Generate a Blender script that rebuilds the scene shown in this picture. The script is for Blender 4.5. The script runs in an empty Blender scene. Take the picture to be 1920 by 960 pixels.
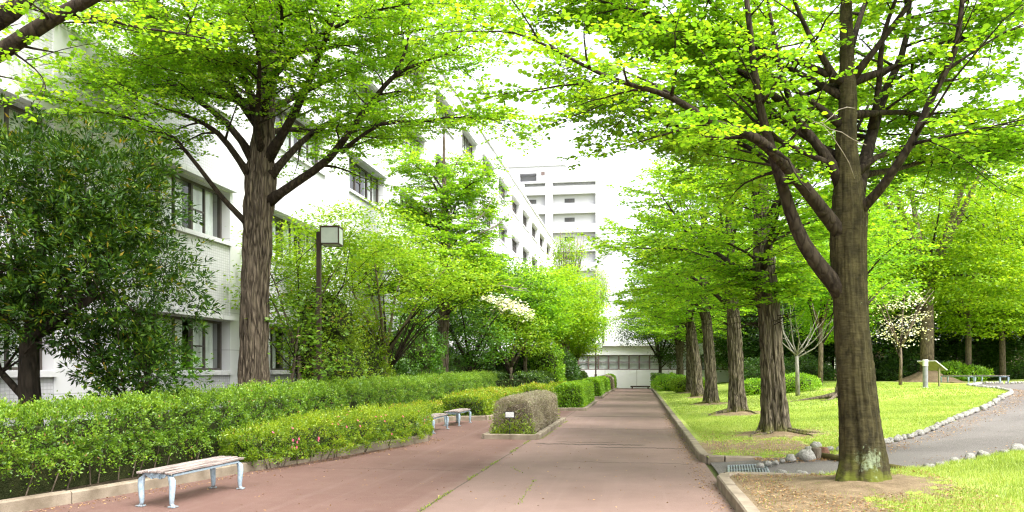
import bpy, math, random
import numpy as np
from mathutils import noise as mn, Vector

C = bpy.context.scene.collection
rng = np.random.default_rng(11)
FPX = 1493.0; CAMH = 1.6; YAW = 238.0/FPX
ca, sa = math.cos(math.atan(YAW)), math.sin(math.atan(YAW))

# ------------------------------------------------------------------ measuring helpers
def smooth(t): t = np.clip(t, 0, 1); return t*t*(3-2*t)
def hgt(x, y=0.0):
    """lawn height: rises from the kerb towards the right"""
    return 0.12 + 0.73*smooth((np.asarray(x, float)-1.2)/11.0) + 0.03*np.sin(np.asarray(x)*.9)*np.sin(np.asarray(y)*.5)*smooth((np.asarray(x, float)-2)/4)
def at(u, v, F):
    R = (u-960.0)*F/FPX
    return np.array([R*ca-F*sa, R*sa+F*ca, CAMH+(694.0-v)*F/FPX])
def lay(u, v, lawn=False):
    z = 0.0
    for _ in range(30):
        F = (CAMH-z)*FPX/(v-694.0); p = at(u, v, F)
        if not lawn: break
        z = float(hgt(p[0], p[1]))*.5+z*.5
    p[2] = z; return p

# ------------------------------------------------------------------ object helpers
def tag(o, label=None, cat=None, group=None, kind=None):
    if label: o['label'] = label
    if cat: o['category'] = cat
    if group: o['group'] = group
    if kind: o['kind'] = kind
    return o
def thing(name, label, cat, loc=(0,0,0), rz=0, group=None):
    o = bpy.data.objects.new(name, None); C.objects.link(o)
    o.location = loc; o.rotation_euler = (0,0,rz); o.empty_display_size = .2
    return tag(o, label, cat, group)
def mk(name, V, Fc, mats, parent=None, smooth_=False, midx=None, var=None):
    me = bpy.data.meshes.new(name)
    if isinstance(Fc, np.ndarray):
        V = np.asarray(V, np.float32); n, k = Fc.shape
        me.vertices.add(len(V)); me.vertices.foreach_set('co', V.ravel())
        me.loops.add(n*k); me.loops.foreach_set('vertex_index', Fc.astype(np.int32).ravel())
        me.polygons.add(n)
        me.polygons.foreach_set('loop_start', np.arange(0, n*k, k, dtype=np.int32))
        me.polygons.foreach_set('loop_total', np.full(n, k, np.int32))
        me.update(calc_edges=True)
    else:
        me.from_pydata([tuple(map(float, v)) for v in V], [], [tuple(map(int, f)) for f in Fc]); me.update()
    if not isinstance(mats, (list, tuple)): mats = [mats]
    for m in mats: me.materials.append(m)
    if midx is not None: me.polygons.foreach_set('material_index', np.asarray(midx, np.int32))
    if smooth_: me.polygons.foreach_set('use_smooth', np.ones(len(me.polygons), bool))
    if var is not None:
        a = me.attributes.new('var', 'FLOAT', 'FACE'); a.data.foreach_set('value', np.asarray(var, np.float32))
    o = bpy.data.objects.new(name, me); C.objects.link(o); o.parent = parent
    return o
class MB:
    def __init__(s): s.V = []; s.F = []; s.M = []
    def add(s, V, F, m=0):
        b = len(s.V); s.V += [tuple(map(float, v)) for v in V]
        s.F += [tuple(int(i)+b for i in f) for f in F]; s.M += [m]*len(F)
    def box(s, x0, x1, y0, y1, z0, z1, m=0, bev=0.0):
        if bev:
            b = bev; pr = []
            for z, i in ((z0, b), (z0+b, 0), (z1-b, 0), (z1, b)):
                pr.append([(x0+i, y0+b+i*0, z), (x0+b, y0+i, z), (x1-b, y0+i, z), (x1-i, y0+b, z), (x1-i, y1-b, z), (x1-b, y1-i, z), (x0+b, y1-i, z), (x0+i, y1-b, z)])
            s.loft(pr, m); return
        s.add([(x0,y0,z0),(x1,y0,z0),(x1,y1,z0),(x0,y1,z0),(x0,y0,z1),(x1,y0,z1),(x1,y1,z1),(x0,y1,z1)],
              [(0,3,2,1),(4,5,6,7),(0,1,5,4),(1,2,6,5),(2,3,7,6),(3,0,4,7)], m)
    def loft(s, rings, m=0, cap=True):
        n = len(rings[0]); V = [p for r in rings for p in r]; F = []
        for i in range(len(rings)-1):
            for j in range(n):
                k = (j+1) % n; F.append((i*n+j, i*n+k, (i+1)*n+k, (i+1)*n+j))
        if cap: F.append(tuple(range(n))[::-1]); F.append(tuple((len(rings)-1)*n+j for j in range(n)))
        s.add(V, F, m)
    def tube(s, pts, rad, sides=8, m=0, cap=True, sx=1.0):
        pts = [np.asarray(p, float) for p in pts]
        rad = [rad]*len(pts) if np.isscalar(rad) else rad
        rings = []; up = None
        for i, p in enumerate(pts):
            t = pts[min(i+1, len(pts)-1)]-pts[max(i-1, 0)]; t = t/(np.linalg.norm(t)+1e-9)
            if up is None:
                a = np.array([0,0,1.]) if abs(t[2]) < .8 else np.array([1.,0,0])
                up = np.cross(t, a)
            up = up-t*np.dot(up, t); up /= np.linalg.norm(up)+1e-9; w = np.cross(t, up)
            rings.append([tuple(p+rad[i]*(math.cos(a)*up*sx+math.sin(a)*w)) for a in (2*math.pi*k/sides for k in range(sides))])
        s.loft(rings, m, cap)
    def build(s, name, mats, parent=None, smooth_=False):
        return mk(name, s.V, s.F, mats, parent, smooth_, s.M)
def copy_tree(o, parent=None):
    c = o.copy(); C.objects.link(c)
    if parent is not None: c.parent = parent
    for ch in list(o.children): copy_tree(ch, c)
    return c

# ------------------------------------------------------------------ materials
def newmat(name):
    m = bpy.data.materials.new(name); m.use_nodes = True; nt = m.node_tree; nt.nodes.clear()
    out = nt.nodes.new('ShaderNodeOutputMaterial'); return m, nt, out
def N(nt, t, **k):
    n = nt.nodes.new(t)
    for a, b in k.items(): setattr(n, a, b)
    return n
def ramp(nt, fac, stops):
    r = N(nt, 'ShaderNodeValToRGB'); e = r.color_ramp.elements
    while len(e) < len(stops): e.new(.5)
    for i, (p, c) in enumerate(stops): e[i].position = p; e[i].color = (*c, 1)
    nt.links.new(fac, r.inputs[0]); return r.outputs[0]
def coords(nt, scale=(1,1,1), space='Object'):
    tc = N(nt, 'ShaderNodeTexCoord'); mp = N(nt, 'ShaderNodeMapping'); mp.inputs['Scale'].default_value = scale
    nt.links.new(tc.outputs[space], mp.inputs[0]); return mp.outputs[0]
def noise(nt, vec, scale, detail=4, rough=.55):
    n = N(nt, 'ShaderNodeTexNoise'); n.inputs['Scale'].default_value = scale; n.inputs['Detail'].default_value = detail
    n.inputs['Roughness'].default_value = rough; nt.links.new(vec, n.inputs['Vector']); return n.outputs['Fac']
def mixc(nt, f, a, b, mode='MIX'):
    m = N(nt, 'ShaderNodeMix', data_type='RGBA', blend_type=mode)
    for s, x in ((m.inputs[0], f), (m.inputs[6], a), (m.inputs[7], b)):
        if isinstance(x, (int, float)): s.default_value = x
        elif isinstance(x, tuple): s.default_value = (*x, 1)
        else: nt.links.new(x, s)
    return m.outputs[2]
def math_(nt, op, a, b=0.0, c=None):
    m = N(nt, 'ShaderNodeMath', operation=op)
    for i, x in enumerate((a, b) if c is None else (a, b, c)):
        if isinstance(x, (int, float)): m.inputs[i].default_value = x
        else: nt.links.new(x, m.inputs[i])
    return m.outputs[0]
def rng_(nt, v, a, b, c=0.0, d=1.0):
    m = N(nt, 'ShaderNodeMapRange', interpolation_type='SMOOTHSTEP'); nt.links.new(v, m.inputs[0])
    for i, x in enumerate((a, b, c, d)): m.inputs[i+1].default_value = x
    return m.outputs[0]
def pbsdf(nt, out, col, rough=.8, spec=.3, bump=None, bstr=.3, bdist=.01, metal=0.0):
    p = N(nt, 'ShaderNodeBsdfPrincipled')
    if isinstance(col, tuple): p.inputs['Base Color'].default_value = (*col, 1)
    else: nt.links.new(col, p.inputs['Base Color'])
    if isinstance(rough, (int, float)): p.inputs['Roughness'].default_value = rough
    else: nt.links.new(rough, p.inputs['Roughness'])
    p.inputs['Specular IOR Level'].default_value = spec; p.inputs['Metallic'].default_value = metal
    if bump is not None:
        b = N(nt, 'ShaderNodeBump'); b.inputs['Strength'].default_value = bstr; b.inputs['Distance'].default_value = bdist
        nt.links.new(bump, b.inputs['Height']); nt.links.new(b.outputs[0], p.inputs['Normal'])
    nt.links.new(p.outputs[0], out.inputs[0]); return p
def m_noise(name, c1, c2, scale=5, rough=.8, spec=.3, bstr=.3, bdist=.01, stretch=(1,1,1), bscale=None):
    m, nt, out = newmat(name); v = coords(nt, stretch)
    n = noise(nt, v, scale); col = ramp(nt, n, [(.3, c1), (.7, c2)])
    b = noise(nt, v, bscale or scale*6, 5)
    pbsdf(nt, out, col, rough, spec, b, bstr, bdist); return m
def m_leaf(name, stops, trans=.45, gloss=.06, rough=.45):
    m, nt, out = newmat(name)
    a = N(nt, 'ShaderNodeAttribute', attribute_name='var'); col = ramp(nt, a.outputs['Fac'], stops)
    d = N(nt, 'ShaderNodeBsdfDiffuse'); t = N(nt, 'ShaderNodeBsdfTranslucent'); g = N(nt, 'ShaderNodeBsdfGlossy')
    g.inputs['Roughness'].default_value = rough; g.inputs['Color'].default_value = (1,1,1,1)
    tc = mixc(nt, 1.0, col, (1.6, 1.45, .7), 'MULTIPLY')
    nt.links.new(col, d.inputs[0]); nt.links.new(tc, t.inputs[0])
    m1 = N(nt, 'ShaderNodeMixShader'); m1.inputs[0].default_value = trans
    nt.links.new(d.outputs[0], m1.inputs[1]); nt.links.new(t.outputs[0], m1.inputs[2])
    m2 = N(nt, 'ShaderNodeMixShader'); m2.inputs[0].default_value = gloss
    nt.links.new(m1.outputs[0], m2.inputs[1]); nt.links.new(g.outputs[0], m2.inputs[2])
    nt.links.new(m2.outputs[0], out.inputs[0]); return m
def m_bark(name, dark, light, sxy=14, sz=2.2, moss=None, mossz=.5, bd=.03, lichen=None, horiz=False):
    m, nt, out = newmat(name); v = coords(nt, (sxy, sxy, sz))
    n1 = noise(nt, v, 1.0, 6, .65)
    vo = N(nt, 'ShaderNodeTexVoronoi', feature='DISTANCE_TO_EDGE'); vo.inputs['Scale'].default_value = .9
    mv = N(nt, 'ShaderNodeVectorMath', operation='ADD'); nt.links.new(v, mv.inputs[0])
    nz = N(nt, 'ShaderNodeTexNoise'); nz.inputs['Scale'].default_value = .8; nt.links.new(v, nz.inputs['Vector']); nt.links.new(nz.outputs['Color'], mv.inputs[1])
    nt.links.new(mv.outputs[0], vo.inputs['Vector'])
    cr = rng_(nt, vo.outputs['Distance'], 0.0, .25)
    h = math_(nt, 'MULTIPLY_ADD', n1, .8, math_(nt, 'MULTIPLY', cr, .0 if horiz else .6))
    col = ramp(nt, math_(nt, 'MULTIPLY_ADD', n1, .75, math_(nt, 'MULTIPLY', cr, .10 if horiz else .2)), [(.3, dark), (.78, light)])
    big = noise(nt, coords(nt, (1,1,1)), 1.6, 3)
    col = mixc(nt, rng_(nt, big, .4, .7, 0, .5), col, mixc(nt, .5, dark, light))
    if horiz:
        hv = coords(nt, (9, 9, 42)); hn = noise(nt, hv, 1.0, 3); h = math_(nt, 'ADD', h, math_(nt, 'MULTIPLY', hn, .9))
        col = mixc(nt, rng_(nt, hn, .5, .72, 0, .5), col, dark)
    geo = N(nt, 'ShaderNodeNewGeometry'); sp = N(nt, 'ShaderNodeSeparateXYZ'); tc = N(nt, 'ShaderNodeTexCoord'); nt.links.new(tc.outputs['Object'], sp.inputs[0])
    if moss:
        mn_ = noise(nt, coords(nt, (1,1,1)), 5, 5)
        mm = math_(nt, 'MULTIPLY', rng_(nt, sp.outputs['Z'], mossz, 0.0), rng_(nt, mn_, .38, .58))
        col = mixc(nt, mm, col, moss)
    if lichen:
        (lx, ly, lz, lr), lc = lichen
        dd = N(nt, 'ShaderNodeVectorMath', operation='DISTANCE'); nt.links.new(tc.outputs['Object'], dd.inputs[0]); dd.inputs[1].default_value = (lx, ly, lz)
        ln = noise(nt, coords(nt, (1,1,1)), 9, 6, .75)
        e = math_(nt, 'ADD', dd.outputs['Value'], math_(nt, 'MULTIPLY', math_(nt, 'SUBTRACT', ln, .5), .9))
        col = mixc(nt, math_(nt, 'MULTIPLY', rng_(nt, e, lr+.03, lr-.10, 0, .6), rng_(nt, n1, .34, .56)), col, lc)
        col = mixc(nt, rng_(nt, noise(nt, coords(nt, (1,1,.6)), 13, 3), .7, .76, 0, .55), col, lc)
    pbsdf(nt, out, col, .9, .15, h, .9, bd); return m

SG = ((.0,(.045,.11,.006)),(.45,(.105,.235,.008)),(1.,(.24,.36,.015)))
M = {}
M['katsura'] = m_leaf('katsura_leaf', [(0,(.075,.19,.012)),(.5,(.19,.39,.018)),(1,(.38,.54,.035))], .56, .02)
M['katsura_far'] = m_leaf('katsura_leaf_far', [(0,(.07,.19,.012)),(.5,(.18,.38,.018)),(1,(.37,.52,.03))], .55, .02)
M['yellow'] = m_leaf('yellow_green_leaf', [(0,(.09,.20,.010)),(.5,(.23,.40,.016)),(1,(.43,.54,.03))], .5, .02)
M['dogwood'] = m_leaf('dogwood_leaf', [(0,(.08,.19,.01)),(.5,(.22,.39,.02)),(1,(.43,.53,.05))], .45, .02)
M['evergreen'] = m_leaf('evergreen_leaf', [(0,(.008,.026,.004)),(.5,(.028,.075,.007)),(.85,(.10,.18,.012)),(1,(.27,.20,.02))], .3, .012, .5)
M['glossy'] = m_leaf('glossy_evergreen_leaf', [(0,(.03,.09,.008)),(.5,(.07,.19,.010)),(1,(.17,.33,.02))], .38, .04, .4)
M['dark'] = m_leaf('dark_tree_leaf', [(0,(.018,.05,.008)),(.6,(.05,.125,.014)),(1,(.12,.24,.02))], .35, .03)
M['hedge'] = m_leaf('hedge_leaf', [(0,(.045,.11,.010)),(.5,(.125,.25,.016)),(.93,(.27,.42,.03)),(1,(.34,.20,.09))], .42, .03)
M['hedge_dark'] = m_leaf('dark_hedge_leaf', [(0,(.02,.06,.008)),(.6,(.06,.13,.012)),(1,(.16,.27,.02))], .3, .04)
M['azalea'] = m_leaf('azalea_leaf', [(0,(.06,.14,.008)),(.5,(.18,.30,.012)),(.94,(.36,.46,.02)),(1,(.34,.16,.05))], .42, .03)
M['azalea_warm'] = m_leaf('warm_azalea_leaf', [(0,(.06,.13,.010)),(.45,(.18,.30,.012)),(.85,(.36,.44,.02)),(1,(.42,.18,.06))], .4, .03)
M['clipped'] = m_leaf('clipped_hedge_leaf', [(0,(.08,.19,.010)),(.5,(.19,.38,.014)),(1,(.36,.54,.03))], .38, .03)
M['dead'] = m_leaf('dry_twig_leaf', [(0,(.17,.14,.10)),(.5,(.33,.29,.215)),(.88,(.50,.45,.35)),(1,(.20,.30,.05))], .2, .02)
M['mapleleaf_red'] = m_leaf('reddish_leaf', [(0,(.08,.06,.02)),(.5,(.16,.17,.02)),(1,(.22,.10,.05))], .4, .03)
M['white_flower'] = m_leaf('white_bract', [(0,(.55,.58,.38)),(.5,(.78,.78,.66)),(1,(.85,.85,.8))], .3, .02)
M['pink_flower'] = m_leaf('pink_petal', [(0,(.6,.08,.16)),(1,(.75,.18,.3))], .3, .02)
M['grass'] = m_leaf('grass_blade', [(0,(.13,.20,.03)),(.5,(.27,.38,.055)),(1,(.46,.50,.16))], .4, .03)
M['weed'] = m_leaf('weed_blade', [(0,(.10,.18,.01)),(1,(.28,.36,.03))], .4, .03)
M['litter'] = m_leaf('dry_leaf', [(0,(.10,.05,.025)),(.5,(.27,.15,.07)),(1,(.45,.30,.15))], .2, .03)
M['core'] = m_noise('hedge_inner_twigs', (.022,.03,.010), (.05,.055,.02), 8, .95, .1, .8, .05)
M['core_dead'] = m_noise('dry_inner_twigs', (.07,.05,.035), (.14,.11,.08), 14, .95, .1, .8, .05)
M['bark1'] = m_bark('mossy_smooth_bark', (.018,.015,.007), (.105,.088,.038), 10, 5, (.10,.115,.015), .55, .012, ((.10,-.27,.36,.15), (.27,.33,.21)), True)
M['bark_row'] = m_bark('furrowed_grey_bark', (.018,.014,.009), (.27,.225,.155), 15, 2.4, (.13,.14,.02), .42, .06)
M['bark_left'] = m_bark('furrowed_brown_bark', (.025,.018,.012), (.27,.215,.155), 17, 2.2, None, .4, .06)
M['bark_limb'] = m_bark('dark_limb_bark', (.014,.010,.007), (.068,.052,.036), 12, 5, None, .4, .015)
M['bark_dark'] = m_bark('dark_bark', (.012,.010,.007), (.07,.055,.04), 10, 3, None, .4, .02)
M['bark_tan'] = m_bark('tan_bark', (.07,.055,.04), (.27,.21,.15), 10, 3, None, .4, .02)
M['bark_pale'] = m_bark('pale_bark', (.18,.165,.14), (.42,.40,.34), 10, 3, None, .4, .01)
M['twig'] = m_noise('twig_bark', (.035,.026,.018), (.09,.07,.05), 6, .9, .1)
M['twig_pale'] = m_noise('dead_twig_bark', (.18,.15,.12), (.34,.29,.25), 6, .9, .1)
M['concrete'] = m_noise('kerb_concrete', (.15,.12,.085), (.30,.25,.19), 3, .9, .2, .5, .01, bscale=60)
M['soil'] = m_noise('bed_soil', (.035,.026,.017), (.10,.075,.05), 4, .95, .1, .8, .03, bscale=40)
M['bench_metal'] = m_noise('pale_blue_cast_metal', (.24,.33,.40), (.37,.47,.55), 9, .45, .5, .15, .004)
m, nt, out = newmat('pale_blue_cast_metal_worn'); v = coords(nt); sp = N(nt, 'ShaderNodeSeparateXYZ'); nt.links.new(v, sp.inputs[0])
n1 = noise(nt, v, 16, 6, .7); n2 = noise(nt, v, 60, 4, .7); col = ramp(nt, n1, [(.3,(.20,.28,.34)),(.6,(.36,.46,.54))])
col = mixc(nt, rng_(nt, n2, .60, .70, 0, .7), col, (.16,.11,.08)); col = mixc(nt, math_(nt, 'MULTIPLY', rng_(nt, sp.outputs['Z'], .14, .0), rng_(nt, n1, .35, .6)), col, (.13,.10,.08))
pbsdf(nt, out, col, .5, .45, n2, .3, .003); M['bench_metal'] = m
M['black'] = m_noise('black_metal', (.02,.02,.022), (.035,.035,.038), 9, .5, .4, .1, .003)
M['brown_metal'] = m_noise('dark_brown_painted_metal', (.035,.020,.014), (.075,.042,.03), 6, .5, .4, .15, .003)
M['bronze'] = m_noise('bronze_frame', (.05,.04,.035), (.075,.06,.05), 4, .45, .5, .05, .002)
M['mauve'] = m_noise('mauve_frame', (.13,.09,.085), (.18,.13,.12), 4, .5, .4, .05, .002)
M['stone'] = m_noise('round_river_stone', (.18,.175,.155), (.50,.48,.43), 5, .9, .2, .9, .03, bscale=18)
M['stone_brown'] = m_noise('brown_stone', (.10,.05,.03), (.20,.10,.06), 4, .85, .25, .6, .02, bscale=25)
M['log'] = m_noise('mossy_log', (.05,.035,.02), (.12,.11,.03), 4, .9, .15, .6, .02, bscale=20)
M['log_end'] = m_noise('weathered_post', (.09,.07,.05), (.19,.16,.12), 6, .9, .15, .6, .02, (4,4,1))
M['steel'] = m_noise('galvanised_steel', (.16,.18,.20), (.30,.33,.35), 8, .4, .5, .1, .003)
M['white_paint'] = m_noise('white_painted_panel', (.84,.84,.83), (.88,.88,.87), .6, .8, .25, .1, .004)
M['curtain'] = m_noise('white_curtain', (.62,.64,.62), (.80,.81,.79), 3, .9, .1, .1, .01)
M['room'] = m_noise('dim_room', (.06,.06,.06), (.10,.10,.10), 1, .9, .1)
M['tower'] = m_noise('pale_tower_wall', (.41,.41,.43), (.48,.48,.49), .08, .85, .2, .1, .01)
M['mauve_brick'] = m_noise('mauve_brick_wall', (.21,.135,.135), (.30,.20,.19), 2, .85, .2, .3, .01)
M['olive_metal'] = m_noise('olive_sign_metal', (.15,.14,.07), (.22,.20,.11), 6, .6, .3)
M['white_plastic'] = m_noise('white_plastic', (.7,.7,.68), (.8,.8,.78), 6, .4, .5)
M['grey_post'] = m_noise('grey_post_metal', (.17,.17,.18), (.26,.26,.27), 6, .5, .4)
M['planter'] = m_noise('grey_planter_concrete', (.16,.15,.14), (.24,.23,.21), 5, .85, .2)

# weathered slats
m, nt, out = newmat('weathered_slats'); v = coords(nt, (30, 1.6, 30))
n = noise(nt, v, 1.5, 6, .6); pbsdf(nt, out, ramp(nt, n, [(.32,(.09,.07,.06)),(.55,(.30,.25,.23)),(.75,(.46,.41,.39))]), .85, .2, n, .6, .006); M['slats'] = m
# frosted lamp glass
m, nt, out = newmat('frosted_lamp_glass'); pbsdf(nt, out, ramp(nt, noise(nt, coords(nt), 3), [(.3,(.50,.56,.53)),(.7,(.66,.70,.66))]), .35, .5); M['frosted'] = m
# window glass
m, nt, out = newmat('window_glass'); g = N(nt, 'ShaderNodeBsdfGlossy'); g.inputs['Roughness'].default_value = .03; t = N(nt, 'ShaderNodeBsdfTransparent')
t.inputs[0].default_value = (.90,.93,.92,1); fr = N(nt, 'ShaderNodeLayerWeight'); fr.inputs['Blend'].default_value = .5; fp = math_(nt, 'POWER', fr.outputs['Facing'], 4.0)
mx = N(nt, 'ShaderNodeMixShader'); nt.links.new(math_(nt, 'MULTIPLY_ADD', fp, .8, .06), mx.inputs[0]); nt.links.new(t.outputs[0], mx.inputs[1]); nt.links.new(g.outputs[0], mx.inputs[2]); nt.links.new(mx.outputs[0], out.inputs[0]); M['glass'] = m
# white wall tile: small square tiles with grey joints
m, nt, out = newmat('white_tile_wall'); tc = N(nt, 'ShaderNodeTexCoord'); sp = N(nt, 'ShaderNodeSeparateXYZ'); nt.links.new(tc.outputs['Object'], sp.inputs[0])
cb = N(nt, 'ShaderNodeCombineXYZ'); nt.links.new(math_(nt, 'ADD', sp.outputs['Y'], sp.outputs['X']), cb.inputs[0]); nt.links.new(sp.outputs['Z'], cb.inputs[1])
br = N(nt, 'ShaderNodeTexBrick', offset=0.0); nt.links.new(cb.outputs[0], br.inputs['Vector'])
for k, x in (('Scale', 1.0), ('Mortar Size', .008), ('Brick Width', .11), ('Row Height', .075), ('Mortar Smooth', .2)): br.inputs[k].default_value = x
br.inputs['Color1'].default_value = (.54,.53,.56,1); br.inputs['Color2'].default_value = (.60,.59,.62,1); br.inputs['Mortar'].default_value = (.40,.39,.41,1)
st = noise(nt, coords(nt, (1,.6,.15)), .9, 5); col = mixc(nt, rng_(nt, st, .55, .8, 0, .3), br.outputs['Color'], (.5,.49,.48))
pbsdf(nt, out, col, .35, .4, br.outputs['Fac'], -.2, .004); M['tile'] = m
# smooth pale wall with faint panel joints and rain streaks
m, nt, out = newmat('white_render_wall'); tc = N(nt, 'ShaderNodeTexCoord'); sp = N(nt, 'ShaderNodeSeparateXYZ'); nt.links.new(tc.outputs['Object'], sp.inputs[0])
cb = N(nt, 'ShaderNodeCombineXYZ'); nt.links.new(math_(nt, 'ADD', sp.outputs['Y'], sp.outputs['X']), cb.inputs[0]); nt.links.new(sp.outputs['Z'], cb.inputs[1])
br = N(nt, 'ShaderNodeTexBrick', offset=0.0); nt.links.new(cb.outputs[0], br.inputs['Vector'])
for k, x in (('Scale', 1.0), ('Mortar Size', .012), ('Brick Width', 1.9), ('Row Height', 1.1)): br.inputs[k].default_value = x
br.inputs['Color1'].default_value = (.60,.595,.61,1); br.inputs['Color2'].default_value = (.63,.625,.64,1); br.inputs['Mortar'].default_value = (.42,.41,.43,1)
st = noise(nt, coords(nt, (1,1.2,.12)), 1.2, 5); col = mixc(nt, rng_(nt, st, .52, .8, 0, .25), br.outputs['Color'], (.38,.37,.37))
pbsdf(nt, out, col, .7, .3); M['render'] = m
# main path asphalt
m, nt, out = newmat('red_brown_asphalt'); v = coords(nt); sp = N(nt, 'ShaderNodeSeparateXYZ'); nt.links.new(v, sp.inputs[0])
fine = noise(nt, v, 55, 5, .8); big = noise(nt, v, .55, 5, .6); mid = noise(nt, v, 3.5, 5, .6)
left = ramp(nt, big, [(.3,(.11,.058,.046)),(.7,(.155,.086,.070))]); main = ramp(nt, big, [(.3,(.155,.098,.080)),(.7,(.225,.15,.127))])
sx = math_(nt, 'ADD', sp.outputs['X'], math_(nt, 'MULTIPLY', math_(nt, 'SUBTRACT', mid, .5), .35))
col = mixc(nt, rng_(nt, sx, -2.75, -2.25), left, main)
col = mixc(nt, rng_(nt, mid, .45, .8, 0, .5), col, (.17,.11,.09))
worn = noise(nt, coords(nt, (2.5,.05,1)), 1.4, 5, .6); col = mixc(nt, rng_(nt, worn, .5, .75, 0, .16), col, (.30,.225,.20))
col = mixc(nt, rng_(nt, fine, .55, .75, 0, .45), col, (.42,.34,.30)); col = mixc(nt, rng_(nt, fine, .42, .25, 0, .6), col, (.06,.035,.03))
wv = noise(nt, coords(nt, (1,0,0)), 1.9, 6, .7); wv2 = noise(nt, coords(nt, (0,1,0)), 1.3, 6, .7)
def crack(y0, x0, x1, w, amp=.9):
    yy = math_(nt, 'ADD', math_(nt, 'SUBTRACT', sp.outputs['Y'], y0), math_(nt, 'MULTIPLY', math_(nt, 'SUBTRACT', wv, .5), amp))
    line = rng_(nt, math_(nt, 'ABSOLUTE', yy), w, w*.35)
    return math_(nt, 'MULTIPLY', math_(nt, 'MULTIPLY', line, rng_(nt, sp.outputs['X'], x0, x0+.2)), rng_(nt, sp.outputs['X'], x1, x1-.2))
for y0, x0, x1, w in ((17.2,-2.3,.2,.15),(16.6,-1.0,1.05,.11),(17.7,-1.9,-.4,.08),(13.9,-1.2,1.0,.03),(21.8,-2.2,1.0,.05),(27.6,-2.3,1.05,.16),(12.4,-6.0,-2.6,.02)):
    col = mixc(nt, math_(nt, 'MULTIPLY', crack(y0, x0, x1, w), .85), col, (.030,.018,.014))
sxx = math_(nt, 'ABSOLUTE', math_(nt, 'ADD', math_(nt, 'ADD', sp.outputs['X'], 2.45), math_(nt, 'MULTIPLY', math_(nt, 'SUBTRACT', wv2, .5), .10)))
col = mixc(nt, rng_(nt, sxx, .02, .006, 0, .8), col, (.05,.04,.025))
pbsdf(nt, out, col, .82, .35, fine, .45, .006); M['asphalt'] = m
# grey gravelly side path
m, nt, out = newmat('grey_gravel_asphalt'); v = coords(nt); fine = noise(nt, v, 55, 5, .8); big = noise(nt, v, .8, 5)
col = ramp(nt, big, [(.3,(.095,.085,.078)),(.7,(.155,.14,.13))]); col = mixc(nt, rng_(nt, fine, .52, .68, 0, .7), col, (.36,.33,.30)); col = mixc(nt, rng_(nt, fine, .44, .3, 0, .7), col, (.05,.042,.036))
pbsdf(nt, out, col, .9, .25, fine, .7, .012); M['gravel'] = m
# lawn: short turf with bare earth by attribute
m, nt, out = newmat('short_turf'); v = coords(nt); a = N(nt, 'ShaderNodeAttribute', attribute_name='bare')
b1 = noise(nt, v, .35, 5, .6); b2 = noise(nt, v, 4, 6, .7); b3 = noise(nt, v, 60, 3, .7)
g = ramp(nt, b1, [(.28,(.20,.29,.045)),(.5,(.28,.37,.06)),(.72,(.39,.43,.12))])
g = mixc(nt, rng_(nt, b2, .45, .75, 0, .55), g, (.44,.40,.20)); g = mixc(nt, rng_(nt, b3, .48, .3, 0, .5), g, (.13,.19,.03))
e = ramp(nt, b2, [(.3,(.10,.072,.042)),(.55,(.21,.155,.095)),(.75,(.32,.25,.16))]); e = mixc(nt, rng_(nt, b3, .5, .65, 0, .5), e, (.38,.28,.17))
k = math_(nt, 'ADD', a.outputs['Fac'], math_(nt, 'MULTIPLY', math_(nt, 'SUBTRACT', b2, .5), 1.7))
pbsdf(nt, out, mixc(nt, rng_(nt, k, .40, .54), g, e), .95, .1, b3, .8, .03); M['turf'] = m
M['far_ground'] = m_noise('far_ground', (.08,.10,.03), (.16,.17,.07), .2, .95, .1)

# ------------------------------------------------------------------ setting: ground, path, beds, lawn
def quad_sheet(name, pts, z, mat):
    o = mk(name, [(x, y, z) for x, y in pts], [tuple(range(len(pts)))], mat); return tag(o, kind='structure')
quad_sheet('ground', [(-900,-300),(900,-300),(900,1500),(-900,1500)], -.03, M['far_ground'])
quad_sheet('main_path', [(-9,-8),(1.12,-8),(1.12,71),(-9,71)], 0.0, M['asphalt'])
KL = [(-8.6,2.0),(-7.35,6.5),(-6.78,8.6),(-6.14,11.7),(-5.35,14.9),(-4.9,16.6),(-4.78,17.5),(-4.95,18.2),(-5.4,18.65),(-5.9,18.9),(-6.05,19.6),(-6.05,24.0),(-5.8,24.6),(-4.85,24.9),(-4.72,25.5),(-4.72,44.0),(-4.3,52),(-3.9,62),(-3.7,70.5)]
quad_sheet('planting_bed', KL + [(-12.2,70.5),(-12.2,-6),(-8.6,-6)], .07, M['soil'])
def kerb(name, line, w=.13, h=.13, joint=.9, closed=False):
    """row of kerb stones along a line, each with its own tiny gap, as one strip of the setting"""
    mb = MB(); L = [np.array(p, float) for p in line]
    if closed: L.append(L[0])
    for a, b in zip(L[:-1], L[1:]):
        d = b-a; ln = np.linalg.norm(d); d /= ln; nrm = np.array([d[1], -d[0]])
        n = max(1, round(ln/joint))
        for i in range(n):
            p = a+d*(ln*i/n+.005); q = a+d*(ln*(i+1)/n-.005)
            if i == n-1: q = b+d*.0
            jz = rng.uniform(-.006, .006); j = nrm*rng.uniform(-.006, .006)
            def ring(c, s=1.0):
                c = c+j; bz = .018
                return [(c[0]-nrm[0]*w/2, c[1]-nrm[1]*w/2, -.02), (c[0]-nrm[0]*w/2, c[1]-nrm[1]*w/2, h-bz+jz), (c[0]-nrm[0]*(w/2-bz), c[1]-nrm[1]*(w/2-bz), h+jz),
                        (c[0]+nrm[0]*(w/2-bz), c[1]+nrm[1]*(w/2-bz), h+jz), (c[0]+nrm[0]*w/2, c[1]+nrm[1]*w/2, h-bz+jz), (c[0]+nrm[0]*w/2, c[1]+nrm[1]*w/2, -.02)]
            mb.loft([ring(p), ring(q)])
    o = mb.build(name, M['concrete']); return tag(o, kind='structure')
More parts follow.
